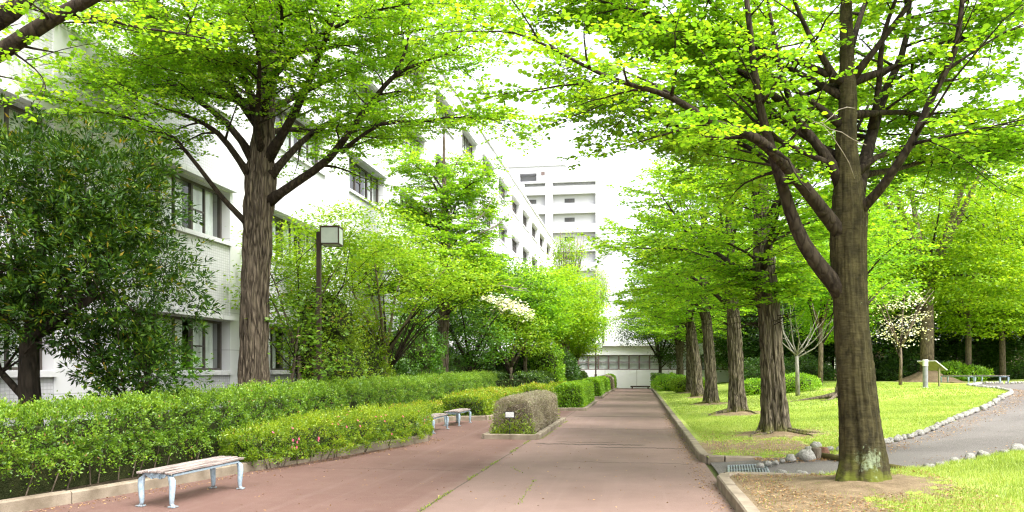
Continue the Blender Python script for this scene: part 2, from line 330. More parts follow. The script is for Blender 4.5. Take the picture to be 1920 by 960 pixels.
kerb('kerb_left', KL[1:], .15, .15)
kerb('kerb_right', [(1.12,70.5),(1.12,14.35),(1.2,14.1),(1.45,14.0),(2.05,14.0)], .16, .14)
kerb('kerb_near', [(2.45,11.62),(1.45,11.72),(1.22,11.6),(1.14,11.3),(1.16,9.6),(1.2,-7)], .16, .15)

# side path edges
UP = [(2.3,14.1),(2.95,14.0),(3.47,14.25),(4.6,15.7),(5.6,16.9),(7.2,19.4),(9.3,22.9),(11.4,27),(12.9,30.3),(14.0,34),(15.2,40),(18.5,47),(23.5,52),(30,55),(46,58)]
LO = [(1.2,11.8),(2.5,11.75),(3.6,11.85),(4.2,12.1),(4.95,12.7),(5.7,13.2),(7.6,14.9),(10.5,18.5),(13.4,22.5),(16.5,27.5),(19.5,34),(25,41),(34,45.5),(48,47)]
def resample(L, n):
    L = np.array(L, float); s = np.r_[0, np.cumsum(np.linalg.norm(np.diff(L, axis=0), axis=1))]; t = np.linspace(0, s[-1], n)
    return np.c_[np.interp(t, s, L[:,0]), np.interp(t, s, L[:,1])]
def mouthz(x, y):
    t = min(1, max(0, (x-1.2)/1.2)); e = float(hgt(2.4, y))-.02
    return float(hgt(x, y))-.02 if x > 2.4 else .02*(1-t)+e*t
n = 140; A = resample([(1.2,14.05)]+UP, n); B = resample(LO, n); K = 9
V = []; 
for i in range(n):
    for k in range(K):
        p = A[i]*(1-k/(K-1))+B[i]*k/(K-1); V.append((p[0], p[1], mouthz(p[0], p[1])))
Fq = [(i*K+k, i*K+k+1, (i+1)*K+k+1, (i+1)*K+k) for i in range(n-1) for k in range(K-1)]
tag(mk('side_path', V, Fq, M['gravel'], smooth_=True), kind='structure')
def inpoly(px, py, poly):
    px = np.asarray(px); py = np.asarray(py); ins = np.zeros(px.shape, bool); P = np.array(poly)
    j = len(P)-1
    for i in range(len(P)):
        xi, yi = P[i]; xj, yj = P[j]
        with np.errstate(divide='ignore', invalid='ignore'):
            c = ((yi > py) != (yj > py)) & (px < (xj-xi)*(py-yi)/(yj-yi+1e-12)+xi)
        ins ^= c; j = i
    return ins
SPOLY = [(1.2,14.0)]+UP+LO[::-1]
ROW = [(2.74,10.5),(3.0,18.4),(3.15,26.6),(3.0,34.0),(3.05,42.0),(3.1,50.2),(3.0,58.0),(3.15,66.0)]
def bare(x, y):
    x = np.asarray(x, float); y = np.asarray(y, float); b = np.zeros(x.shape)
    for i, (tx, ty) in enumerate(ROW): 
        r = 1.55 if i == 0 else (1.7 if i < 3 else 1.3)
        b = np.maximum(b, 1.05-np.hypot((x-tx)*(1.0), (y-ty)*.8)/r)
    b = np.maximum(b, np.where((x < 3.2) & (y > 14) & (y < 18.5), .75-.2*np.abs(y-15.8), 0))
    b = np.maximum(b, np.where((x < 2.6) & (y < 11.8), .8, 0)*smooth((2.9-x)/.6))
    b = np.maximum(b, .65-np.hypot((x-9.0)/3.2, (y-39)/1.6)*.5)
    return b
xs = np.r_[np.arange(1.15, 9, .14), np.arange(9, 22, .5), np.arange(22, 60, 2.0), np.arange(60, 200, 20)]
ys = np.r_[np.arange(-8, 6, 1.0), np.arange(6, 30, .16), np.arange(30, 60, .5), np.arange(60, 140, 4)]
X, Y = np.meshgrid(xs, ys, indexing='ij')
Z = hgt(X, Y)+.012*np.sin(X*7.1+Y*3)*np.sin(Y*5.3-X*2)
ins = inpoly(X, Y, SPOLY); Z = np.where(ins, Z-.10, Z)
for i, (tx, ty) in enumerate(ROW): Z += .10*np.exp(-((X-tx)**2+(Y-ty)**2)/.55)
V = np.c_[X.ravel(), Y.ravel(), Z.ravel()]; nx, ny = X.shape
I = np.arange(nx*ny).reshape(nx, ny); Fq = np.c_[I[:-1,:-1].ravel(), I[1:,:-1].ravel(), I[1:,1:].ravel(), I[:-1,1:].ravel()]
fx = V[Fq[:,0],0]; fy = V[Fq[:,0],1]; mouth = (fx < 2.4) & (fy > 11.75) & (fy < 13.9)
Fq = Fq[~mouth]
o = mk('lawn', V, Fq, M['turf'], smooth_=True); tag(o, kind='structure')
a = o.data.attributes.new('bare', 'FLOAT', 'POINT'); a.data.foreach_set('value', bare(V[:,0], V[:,1]).astype(np.float32))

# ------------------------------------------------------------------ leaves
def unit(a): return a/(np.linalg.norm(a, axis=-1, keepdims=True)+1e-9)
def leaves(P, D, Nn, S, ratio=.6, shape=4, fold=.12):
    """P base points, D directions, Nn normals, S lengths -> verts, faces"""
    n = len(P); D = unit(D); W = unit(np.cross(D, Nn)); Nn = np.cross(W, D); S = np.asarray(S)[:,None]
    if shape == 6:
        prof = ((0,0),(.28,.46),(.68,.42),(1,0),(.68,-.42),(.28,-.46))
    elif shape == 5: prof = ((0,0),(.5,.5),(1,.0),(.5,-.5))
    else: prof = ((0,0),(.42,.5),(1,0),(.42,-.5))
    V = np.stack([P+D*S*a+W*S*(b*ratio)+Nn*S*(fold*abs(b)) for a, b in prof], 1)
    k = len(prof); return V.reshape(-1, 3), np.arange(n*k).reshape(n, k)
def rnd(n, s=1.0, r=None): return (r or rng).normal(0, s, (n, 3))

class Skel:
    def __init__(s, seed): s.r = np.random.default_rng(seed); s.mb = MB(); s.tw = []
    def path(s, p, d, L, n, gn, up):
        p = np.array(p, float); d = unit(np.array(d, float)); out = [p.copy()]
        for i in range(n):
            d = unit(d+s.r.normal(0, gn, 3)+np.array([0,0,up])); p = p+d*L/n; out.append(p.copy())
        return out
    def branch(s, pts, r0, r1, m=1, flare=1.3):
        n = len(pts); rad = [r0+(r1-r0)*(i/(n-1))**.8 for i in range(n)]; rad[0] *= flare
        sd = 12 if r0 > .09 else 8 if r0 > .04 else 5 if r0 > .015 else 4
        s.mb.tube(pts, rad, sd, m, cap=True)
    def ramify(s, pts, r0, L, P, t0=.18):
        """second order branches on a limb, flat sprays of twigs on those"""
        A = np.array(pts); seg = np.linalg.norm(np.diff(A, axis=0), axis=1); cs = np.r_[0, np.cumsum(seg)]; T = cs[-1]
        t = T*t0+s.r.uniform(0, P['sp'])
        side = 1
        while t < T:
            i = min(np.searchsorted(cs, t)-1, len(seg)-1); f = (t-cs[i])/seg[i]; p = A[i]*(1-f)+A[i+1]*f; d = unit(A[i+1]-A[i])
            az = s.r.uniform(0, 2*math.pi) ; h = unit(np.cross(d, [0,0,1.])); side = -side
            w = unit(h*side+np.array([0,0,1.])*s.r.normal(0, P['vert'])+s.r.normal(0, .25, 3))
            ang = s.r.uniform(.6, 1.15); dd = d*math.cos(ang)+w*math.sin(ang); dd[2] = dd[2]*P['flat']+P['rise']
            l = P['bl']*(1-.55*t/T)*s.r.uniform(.6, 1.15)
            bp = s.path(p, dd, l, 5, .12, P['up2'])
            s.branch(bp, max(.006, r0*(1-.7*t/T)*.35), .004, 1); s.twigs(bp, P, .12)
            t += P['sp']*s.r.uniform(.6, 1.4)
        s.twigs(pts[-3:], P, .0)
    def twigs(s, bp, P, t0):
        A = np.array(bp); seg = np.linalg.norm(np.diff(A, axis=0), axis=1); cs = np.r_[0, np.cumsum(seg)]; T = cs[-1]
        n = max(2, int(T/P['tsp'])); t = np.linspace(T*t0, T, n)+s.r.uniform(-.02, .02, n); t = np.clip(t, 0, T*.999)
        i = np.clip(np.searchsorted(cs, t)-1, 0, len(seg)-1); f = ((t-cs[i])/seg[i])[:,None]
        p = A[i]*(1-f)+A[i+1]*f; d = unit(A[i+1]-A[i]); h = unit(np.cross(d, [0,0,1.]))
        sg = np.where(np.arange(n) % 2 == 0, 1, -1)[:,None]; ang = s.r.uniform(.5, 1.2, n)[:,None]
        dd = d*np.cos(ang)+h*sg*np.sin(ang)+s.r.normal(0, P.get('tj', .16), (n,3)); dd[:,2] = dd[:,2]*P['tflat']+P.get('trise', .03); dd = unit(dd)
        l = P['tl']*(1-.45*t/T)*s.r.uniform(.55, 1.2, n)
        dd[-1] = d[-1]; b = s.r.normal(0, 1)
        s.tw.append(np.c_[p, dd, l, np.full(n, b)])
    def finish(s, root, P, mats, leafmat, crown_name='crown', origin=(0,0,0), trunk_name='trunk'):
        og = np.array(origin, float)
        tw = np.concatenate(s.tw); cut = P.get('keep', 1.0)
        if cut < 1: tw = tw[s.r.random(len(tw)) < cut]
        if 'clip' in P: tw = tw[P['clip'](tw[:,:3])]
        subs = [tw]
        for q in range(P.get('sub', 2)):
            t = s.r.uniform(.2, .85, len(tw))[:,None]; dd = tw[:,3:6]; L_ = tw[:,6:7]; h_ = unit(np.cross(dd, [0,0,1.]))
            sgn = np.where(s.r.random((len(tw),1)) < .5, -1, 1); a_ = s.r.uniform(.6, 1.2, (len(tw),1))
            nd = dd*np.cos(a_)+h_*sgn*np.sin(a_)+s.r.normal(0, .2, (len(tw),3)); nd[:,2] *= .7; nd = unit(nd)
            pp = tw[:,:3]+dd*L_*t-np.array([0,0,1.])*P.get('droop', .12)*L_*t*t
            subs.append(np.c_[pp, nd, L_[:,0]*s.r.uniform(.4, .75, len(tw)), tw[:,7]+s.r.normal(0,.3,len(tw))])
        tw = np.concatenate(subs)
        p0, d, L, b = tw[:,:3], tw[:,3:6], tw[:,6], tw[:,7]; n = len(tw); dr = P.get('droop', .12)
        # twig tubes: two segments, three sides
        r = P.get('tr', .0035); q = []
        a0 = unit(np.cross(d, [.3,.1,1.])); a1 = np.cross(d, a0)
        for t_, rr in ((0,1.0),(.55,.7),(1,.25)):
            c = p0+d*(L*t_)[:,None]+np.array([0,0,-1.])*(dr*L*t_*t_)[:,None]
            for k in range(3): q.append(c+(a0*math.cos(k*2.094)+a1*math.sin(k*2.094))*r*rr)
        TV = np.stack(q, 1).reshape(-1, 3); base = (np.arange(n)*9)[:,None]
        tf = []
        for sgm in (0, 3):
            for k in range(3): tf.append(np.c_[base[:,0]+sgm+k, base[:,0]+sgm+(k+1)%3, base[:,0]+sgm+3+(k+1)%3, base[:,0]+sgm+3+k])
        TF = np.concatenate(tf)
        # leaves
        ls = P['ls']; sp = P['lsp']; m = max(3, int(P['tl']/sp)); tt = (np.arange(m)+.5)/m
        k = (tt[None,:]*np.ones((n,1))); keepm = (tt[None,:]*P['tl'] <= P['tl'])*np.ones((n,1), bool)
        num = np.maximum(3, (L/sp)).astype(int); keepm = np.arange(m)[None,:] < num[:,None]; k = (np.arange(m)[None,:]+.6)/num[:,None]
        k = np.minimum(k, 1.0)
        c = p0[:,None,:]+d[:,None,:]*(L[:,None]*k)[...,None]+np.array([0,0,-1.])*(dr*L[:,None]*k*k)[...,None]
        h = unit(np.cross(d, [0,0,1.]))[:,None,:]; sg = np.where(np.arange(m) % 2 == 0, 1, -1)[None,:,None]
        D = h*sg*.9+d[:,None,:]*.55+s.r.normal(0, .25, c.shape); D[...,2] -= P.get('hang', .12)
        NN = np.array([0,0,1.])+s.r.normal(0, P.get('nj', .42), c.shape)
        B = (b[:,None]*np.ones((1,m)))
        c, D, NN, B = c[keepm], D[keepm], NN[keepm], B[keepm]
        S = ls*s.r.uniform(.65, 1.2, len(c)); var = np.clip(.48+.10*B+s.r.normal(0, .17, len(c)), 0, 1)
        V, Fq = leaves(c-og, D, NN, S, P.get('ratio', .8), P.get('shape', 4))
        mk(crown_name, V, Fq, leafmat, root, var=var)
        mb = s.mb; v0 = len(mb.V); me_V = np.concatenate([np.array(mb.V)-og, TV-og]); 
        faces = list(mb.F)+[tuple(f) for f in (TF+v0).tolist()]
        o = mk(trunk_name, me_V, faces, mats, root, True, mb.M+[2]*len(TF))
        return len(c)

def bigtrunk(sk, pts, rad, seed=0, sides=36, step=.07, flare=.55, fh=.32, lobes=5, rough=.035, m=0, bark=None):
    """trunk swept with buttress flare and bark lumps"""
    A = np.array(pts, float); seg = np.linalg.norm(np.diff(A, axis=0), axis=1); cs = np.r_[0, np.cumsum(seg)]; n = int(cs[-1]/step)+2
    t = np.linspace(0, cs[-1], n)
    # smooth interpolation
    from numpy import interp
    Q = np.c_[interp(t, cs, A[:,0]), interp(t, cs, A[:,1]), interp(t, cs, A[:,2])]
    R = interp(t, cs, np.array(rad))
    ker = np.array([.25,.5,.25])
    for _ in range(12):
        Q[1:-1] = Q[:-2]*.25+Q[1:-1]*.5+Q[2:]*.25; R[1:-1] = R[:-2]*.25+R[1:-1]*.5+R[2:]*.25
    rs = np.random.default_rng(seed); ph = rs.uniform(0, 6.28, 6); rings = []
    for i in range(n):
        z = t[i]; ring = []
        for k in range(sides):
            a = 2*math.pi*k/sides
            lob = .5+.5*math.cos(lobes*a+ph[0]+.5*math.sin(z*1.5)); lob2 = .5+.5*math.cos(3*a+ph[1]); lob = .6*lob+.4*lob2
            f = 1+flare*math.exp(-z/fh)*(.25+1.2*lob**1.5)+.035*math.cos(2*a+ph[2]+z*.6)+.05*math.cos(lobes*a+ph[0]+.5*math.sin(z*1.5))*math.exp(-z/1.6)
            nn = mn.noise(Vector((math.cos(a)*3.2+seed*7, math.sin(a)*3.2, z*1.3)))*rough*1.6+mn.noise(Vector((math.cos(a)*9+seed, math.sin(a)*9, z*2.2)))*rough
            r = R[i]*(f+nn*2.0)
            if bark:
                fx, fz, amp = bark; cx, cy_ = math.cos(a)*R[i], math.sin(a)*R[i]; zz = z+.15*mn.noise(Vector((cx*4, cy_*4, z*1.5)))
                n1 = mn.noise(Vector((cx*fx+seed, cy_*fx, zz*fz))); n2 = mn.noise(Vector((cx*fx*2.3, cy_*fx*2.3+seed, zz*fz*2.1)))
                r += amp*(min(1, abs(n1)*3.2)-.6)+amp*.5*n2
            ring.append((Q[i][0]+r*math.cos(a), Q[i][1]+r*math.sin(a), Q[i][2]))
        rings.append(ring)
    sk.mb.loft(rings, m, True)
def roots(sk, x, y, specs, hf, m=0):
    for (a, L, r) in specs:
        pts = []; rr = []
        for i in range(9):
            t = i/8; ang = a+.5*math.sin(t*3+a*5)*t; d = .25+L*t
            px, py = x+math.cos(ang)*d, y+math.sin(ang)*d
            pts.append((px, py, float(hf(px, py))+.10*math.exp(-((px-x)**2+(py-y)**2)/.55)+r*.5*(1-t)-.02*t)); rr.append(r*(1-.75*t))
        sk.mb.tube(pts, rr, 8, m)

PK = dict(sp=.25, vert=.55, flat=.55, rise=.03, bl=2.1, up2=-.01, tsp=.10, tl=.58, tflat=.35, ls=.068, lsp=.038, ratio=.86, shape=6, droop=.10, nj=.42)

# ------------------------------------------------------------------ big katsura by the path, right
bx, by = 2.74, 10.5
root = thing('katsura_tree', 'large leaning katsura with mossy olive bark and a pale lichen patch, nearest on the right', 'tree', (bx, by, .14), 0, 'katsura trees along the right side of the path')
sk = Skel(5)
F0 = 10.0
tp = [(bx, by, .08)]+[tuple(at(u, v, F0)) for u, v in ((1616,860),(1612,790),(1604,700),(1597,610),(1592,530),(1590,460),(1592,400),(1590,340),(1586,260),(1590,190),(1588,110),(1586,20),(1594,-90),(1600,-230))]
bigtrunk(sk, tp, [.285,.27,.238,.215,.20,.20,.208,.20,.16,.118,.100,.088,.072,.05,.03], 3, 150, .028, .42, .17, 5, .026, bark=(9, 16, .007))
def limb(px, r0, r1, P=PK, t0=.2, dz=0.0, bare_=False, sk_=None):
    k = sk_ or sk
    pts = [at(u, v, F) for u, v, F in px]
    # add small wiggle by subdividing
    A = np.array(pts); out = [A[0]]
    for a_, b_ in zip(A[:-1], A[1:]):
        mid = (a_+b_)/2+k.r.normal(0, .02*np.linalg.norm(b_-a_), 3); out += [mid, b_]
    A = np.array(out); B = A.copy(); B[1:-1] = A[:-2]*.25+A[1:-1]*.5+A[2:]*.25
    k.branch(list(B), r0, r1, 1)
    if not bare_: k.ramify(list(B), r0, 0, P, t0)
    return B
limb([(1585,555,10),(1545,510,9.95),(1507,460,9.9),(1480,395,9.85),(1466,345,9.8),(1448,280,9.7),(1425,200,9.6),(1410,100,9.5),(1400,0,9.4)], .115, .03, t0=.38)
limb([(1590,455,10),(1548,402,9.9),(1510,352,9.7),(1475,312,9.5),(1440,275,9.3),(1397,246,9.1),(1344,234,8.9),(1304,209,8.8),(1257,181,8.7),(1219,169,8.6),(1132,144,8.4),(1035,87,8.2),(960,60,8.1)], .10, .008, t0=.30)
limb([(1580,345,10),(1548,290,10),(1512,245,10.1),(1483,205,10.2),(1462,130,10.3),(1450,50,10.4),(1430,-60,10.5)], .085, .015)
limb([(1483,205,10.2),(1400,140,10.2),(1320,95,10.3),(1241,56,10.4),(1160,0,10.5),(1090,-50,10.5)], .05, .01, t0=.1)
limb([(1510,352,9.7),(1440,300,10.6),(1360,255,11.3),(1270,235,11.8),(1180,215,12.2),(1100,185,12.5)], .05, .008, t0=.15)
limb([(1565,150,10),(1533,92,9.8),(1500,30,9.6),(1470,-60,9.4)], .05, .015)
limb([(1610,400,9.95),(1632,375,9.8),(1662,342,9.6),(1710,270,9.4),(1740,195,9.3),(1780,125,9.2),(1797,65,9.1),(1805,0,9.0),(1815,-90,9.0)], .072, .02, t0=.25)
limb([(1780,128,9.2),(1830,95,9.1),(1880,60,9),(1950,35,9)], .02, .006, t0=.1)
limb([(1710,270,9.4),(1780,255,9.0),(1860,235,8.8),(1960,215,8.6)], .022, .006, t0=.1)
limb([(1602,370,10.05),(1622,300,10.3),(1640,230,10.5),(1662,165,10.6),(1692,105,10.7),(1703,30,10.8),(1715,-80,11)], .10, .02)
limb([(1635,240,10.4),(1650,150,10.1),(1652,70,9.9),(1680,0,9.7),(1700,-80,9.6)], .05, .015)
limb([(1610,330,10.2),(1680,320,10.8),(1760,290,11.4),(1850,270,12.0),(1950,250,12.4)], .045, .01)
for az, el, L, z0 in ((-2.9,.7,3.8,4.1),(.4,.7,4.2,4.0),(1.5,.75,4.5,3.8),(2.3,.7,4.6,4.2),(3.0,.85,4.0,4.6),(.0,.95,4.0,5.2),(1.1,1.0,3.6,5.6),(2.8,.6,4.6,5.0),(.3,.3,4.8,5.2),(.9,.3,4.8,4.8),(2.0,.35,4.6,5.2),(3.0,.3,4.8,6.4),(-2.9,.5,4.2,5.2)):
    c = at(1590, 694-(z0-CAMH)*FPX/F0, F0)
    d = (math.cos(az)*math.cos(el), math.sin(az)*math.cos(el), math.sin(el))
    pts = sk.path(c, d, L, 8, .10, -.04); sk.branch(pts, .042, .008, 1, 1.6); sk.ramify(pts, .07, L, PK, .2)
# bare dead twigs on the trunk
for px in ([(1602,335,9.72),(1592,306,9.6),(1580,285,9.45),(1562,258,9.3),(1545,237,9.2),(1527,228,9.15),(1506,211,9.1)],[(1602,203,9.85),(1588,201,9.7),(1572,206,9.5),(1560,218,9.4),(1545,230,9.3),(1528,229,9.25),(1512,235,9.2)],[(1624,272,9.75),(1600,262,9.6),(1578,248,9.45),(1556,242,9.3),(1540,230,9.2)]):
    sk.mb.tube([at(*p) for p in px], [.0065,.006,.0055,.005,.004,.003,.002][:len(px)], 5, 3)
PK1 = dict(PK); 
def clip1(p):   # keep the air under the crown open above the path
    d = p-np.array([0,0,1.6]); F = -d[:,0]*sa+d[:,1]*ca; R = d[:,0]*ca+d[:,1]*sa
    front = (p[:,0] > 1.2) & (p[:,0] < 4.2) & (p[:,1] < 10.1) & (p[:,2] > 2.5)
    return (F > 3.0) & ~(front & (np.random.default_rng(1).random(len(p)) < .8)) & (p[:,2] > 3.0+.0*R)
PK1['clip'] = clip1
print('leaves', sk.finish(root, PK1, [M['bark1'], M['bark_limb'], M['twig'], M['twig_pale']], M['katsura'], origin=(bx, by, .14)))

# ------------------------------------------------------------------ row of katsuras, right side (second to fourth modelled singly)
def row_tree(x, y, H, fork, r, seed, lean=(0,0), P=PK, nl=8, L=4.2, bark='bark_row', leafm='katsura', label='', group=None, hf=hgt, flare=.5, rootspec=(), keep_low=True, name='katsura_tree', el0=.75, shoots=0, build=True, sides=32, bareL=(), lows=()):
    z0 = float(hf(x, y))-.06 if hf else .05
    root = thing(name, label, 'tree', (x, y, z0), 0, group); s = Skel(seed)
    lx, ly = lean
    pts = [(x, y, z0), (x+lx*.2, y+ly*.2, z0+fork*.35), (x+lx*.55, y+ly*.55, z0+fork*.7), (x+lx, y+ly, z0+fork), (x+lx*1.2, y+ly*1.2, z0+fork*1.5), (x+lx*1.1, y+ly, z0+H*.8)]
    bigtrunk(s, pts, [r*1.06, r*.98, r*.92, r*.9, r*.5, r*.12], seed, 120 if y < 36 else 48, .05 if y < 36 else .1, flare, .38, 5, .06, bark=(13, 1.6, .026))
    if rootspec: roots(s, x, y, rootspec, hf)
    for i in range(nl):
        az = i*2.4+seed; f = i/nl; zz = z0+fork*(.82+.0*f)+f*(H-fork)*.55; e = el0+.35*f+s.r.normal(0, .08)
        c = (x+lx*1.05, y+ly*1.05, zz); d = (math.cos(az)*math.cos(e), math.sin(az)*math.cos(e), math.sin(e))
        l = L*(1-.35*f)*s.r.uniform(.85, 1.15); p = s.path(c, d, l, 8, .10, -.05)
        s.branch(p, r*(.36-.16*f), .01); s.ramify(p, r*.3, l, P, .2)
    for az, e, fz in lows:
        p = s.path((x+lx*.9, y+ly*.9, z0+fork*fz), (math.cos(az)*math.cos(e), math.sin(az)*math.cos(e), math.sin(e)), L*.8, 8, .08, -.03); s.branch(p, r*.15, .006); s.ramify(p, r*.15, 0, P, .06)
    for i in range(shoots):   # epicormic leafy shoots low on the trunk
        az = s.r.uniform(0, 6.28); zz = z0+fork*s.r.uniform(.62, 1.0); d = (math.cos(az), math.sin(az), .25)
        c = (x+lx*.8+math.cos(az)*r*.7, y+ly*.8+math.sin(az)*r*.7, zz); p = s.path(c, d, s.r.uniform(.5, .9), 4, .15, -.05); s.branch(p, .012, .004); s.twigs(p, P, .1)
    for (az, zz, l, e) in bareL:
        p = s.path((x+lx, y+ly, z0+zz), (math.cos(az)*math.cos(e), math.sin(az)*math.cos(e), math.sin(e)), l, 12, .16, .02); s.branch(p, .07, .012, 3)
        for j in range(3, 12):
            q = s.path(p[j], unit(np.array(p[j])-np.array(p[j-1])+s.r.normal(0, .6, 3)), l*.3*s.r.uniform(.5, 1), 5, .15, .03); s.branch(q, .018, .004, 3)
    k = s.finish(root, P, [M[bark], M['bark_limb'], M['twig'], M['twig_pale']], M[leafm], origin=(x, y, z0))
    print(name, k); return root
GR = 'katsura trees along the right side of the path'
P2 = dict(PK); P2.update(ls=.095, lsp=.06, sp=.27, tsp=.13, bl=2.2, tl=.7, shape=4, ratio=.85)
P3 = dict(PK); P3.update(ls=.15, lsp=.095, sp=.34, tsp=.19, bl=2.3, tl=.85, shape=4, ratio=.85, tr=.005)
P2['clip'] = lambda p: (p[:,2] > 3.0+.8*(np.abs(p[:,1]-18.4) > 2.2)) ; P3['clip'] = lambda p: p[:,2] > 4.0
row_tree(3.0, 18.4, 11.5, 3.9, .245, 21, (-.25,.1), P2, 12, 4.5, label='thick trunk with black cleft and flaring roots, second katsura on the right', group=GR, flare=.6,
         rootspec=[(3.6,.9,.05),(4.3,.8,.05),(5.2,1.3,.045),(5.9,1.0,.05)], lows=((3.0,.35,.9),(2.2,.30,.95),(4.0,.35,1.0),(1.2,.35,1.0),(5.0,.3,1.05),(.2,.4,1.1)), shoots=60, el0=0.95)
row_tree(3.15, 26.6, 12.0, 4.3, .22, 22, (-.2,.1), P2, 12, 4.4, label='third katsura from the front on the right, mossy root spreading left', group=GR, flare=.7,
         rootspec=[(3.5,1.3,.09),(5.6,1.0,.05)], lows=((3.0,.35,.9),(2.2,.30,.95),(4.0,.35,1.0),(1.2,.35,1.0),(5.0,.3,1.05),(.2,.4,1.1)), shoots=40, el0=0.85)
t4 = row_tree(3.0, 34.0, 12.0, 4.3, .22, 23, (-.3,.2), P3, 12, 4.4, label='fourth katsura from the front on the right, pale grey ridged trunk', group=GR, flare=.7, rootspec=[(3.3,.9,.06),(4.6,.7,.06)], lows=((3.0,.35,.9),(2.2,.30,.95),(4.0,.35,1.0),(1.2,.35,1.0),(5.0,.3,1.05),(.2,.4,1.1)), shoots=40, el0=0.85)
t5 = row_tree(3.05, 42.0, 12.0, 4.2, .24, 24, (-.5,.2), P3, 12, 4.4, label='fifth katsura from the front on the right, darker trunk leaning left', group=GR, flare=.6, lows=((3.0,.35,.9),(2.2,.30,.95),(4.0,.35,1.0),(1.2,.35,1.0),(5.0,.3,1.05),(.2,.4,1.1)), shoots=40, el0=0.85)
for i, (src, (x, y), rz, sc, lb) in enumerate(((t4, ROW[5], 2.0, .95, 'sixth katsura in the right row, thin between the fifth trunk and the low bushes'), (t5, ROW[6], 1.2, .95, 'seventh katsura in the right row, just behind the round bush'), (t4, ROW[7], 4.0, .95, 'last katsura in the right row, beside the far planter'))):
    c = copy_tree(src); c.location = (x, y, float(hgt(x, y))-.06); c.rotation_euler = (0,0,rz); c.scale = (sc,)*3; c['label'] = lb

# ------------------------------------------------------------------ left katsuras
GL = 'katsura trees behind the left hedge'
x1, y1 = -8.6, 16.9
root = thing('katsura_tree', 'big ridged grey-brown katsura trunk rising behind the left hedge beside the lamp post', 'tree', (x1, y1, .05), 0, GL)
sk = Skel(9); F1 = 18.05
bigtrunk(sk, [(x1, y1, .05)]+[tuple(at(u, v, F1)) for u, v in ((476,690),(477,600),(480,500),(484,430),(487,370),(490,300),(497,220),(503,130),(508,20),(515,-120),(520,-260))],
         [.38,.33,.305,.29,.295,.32,.27,.19,.16,.13,.09,.04], 8, 150, .05, .30, .5, 6, .05, bark=(13, 1.5, .028))
P1 = dict(PK); P1.update(ls=.080, lsp=.046, sp=.25, tsp=.12, bl=2.4, tl=.75, shape=4, ratio=.85, vert=.4, flat=.45)
def L1(px, r0, r1, **k): return limb(px, r0, r1, P1, sk_=sk, **k)
L1([(470,425,18),(440,395,17.8),(415,370,17.6),(372,312,17.3),(328,258,17),(270,232,16.7),(165,200,16.3),(70,175,16)], .08, .015, t0=.35)
L1([(472,335,18),(430,270,17.6),(390,230,17.3),(300,200,16.9),(200,150,16.5),(115,125,16.2)], .09, .012, t0=.2)
L1([(475,300,18),(430,230,18.2),(350,175,18.6),(260,110,19),(180,50,19.4)], .10, .015)
L1([(503,378,18),(550,345,17.8),(620,300,17.6),(663,234,17.4),(707,178,17.2),(741,137,17),(785,119,16.9),(832,103,16.8),(880,80,16.7)], .115, .012, t0=.25)
L1([(741,137,17),(763,95,17),(768,40,17),(765,-30,17)], .05, .012, t0=.1)
L1([(505,330,18),(540,290,18.4),(580,250,18.8),(640,215,19.2),(720,185,19.6),(800,150,20)], .11, .012)
L1([(640,285,17.5),(690,245,17.2),(732,224,17),(794,231,16.8),(829,219,16.7),(904,219,16.5),(955,228,16.4)], .05, .007, t0=.1)
L1([(500,300,18),(560,200,17.5),(600,100,17),(640,0,16.6),(670,-80,16.4)], .12, .015)
L1([(492,280,18),(470,180,17.3),(440,80,16.7),(420,-30,16.3)], .11, .015)
L1([(490,240,18),(400,120,17.3),(320,40,16.8),(250,-40,16.5)], .10, .015)
for az, el, L, z0 in ((-1.4,.62,4.2,6.4),(-.9,.7,4.5,7.2),(-2.0,.65,4.4,7.0),(1.6,.65,4.8,6.8),(.8,.7,4.6,7.4),(2.4,.7,4.8,7.4),(-.4,.6,4.8,8.0),(-2.7,.6,4.6,8.2),(-1.5,.8,3.8,8.6),(1.8,.8,4.0,9),(3.1,.35,5.2,7.6),(2.8,.45,5.2,8.6),(.2,.35,5.4,8.6),(.5,.4,5.2,9.8),(-1.0,.4,4.6,9.8)):
    c = at(492, 694-(z0-CAMH)*FPX/F1, F1); d = (math.cos(az)*math.cos(el), math.sin(az)*math.cos(el), math.sin(el))
    pts = sk.path(c, d, L, 8, .09, -.05); sk.branch(pts, .09, .01); sk.ramify(pts, .07, L, P1, .2)
P1['clip'] = lambda p: p[:,2] > 5.0+.0*p[:,0]
print('left', sk.finish(root, P1, [M['bark_left'], M['bark_limb'], M['twig'], M['twig_pale']], M['katsura'], origin=(x1, y1, .05)))

PL = dict(P3); PL.update(ls=.13, lsp=.08, sp=.22, tsp=.15, sub=3)
flat0 = lambda x, y: .06
row_tree(-8.6, 34.2, 15.5, 4.8, .27, 31, (.1,0), PL, 18, 3.7, lows=((.1,.25,1.0),(1.3,.2,1.05),(2.5,.3,1.0),(3.6,.2,1.1),(4.6,.25,1.0),(5.6,.2,1.05),(.7,.3,1.25),(5.0,.3,1.3)), bark='bark_left', label='katsura with a bare-branched thin crown and pale straight trunk, second on the left', group=GL, hf=flat0, flare=.25, el0=.7, bareL=((-.2,5.2,4.8,.35),(.3,6.0,4.2,.6),(-.9,6.5,3.8,.7),(3.0,7,3.5,.9),(-.1,7.2,4.2,.75),(1.8,8,3,1.0)))

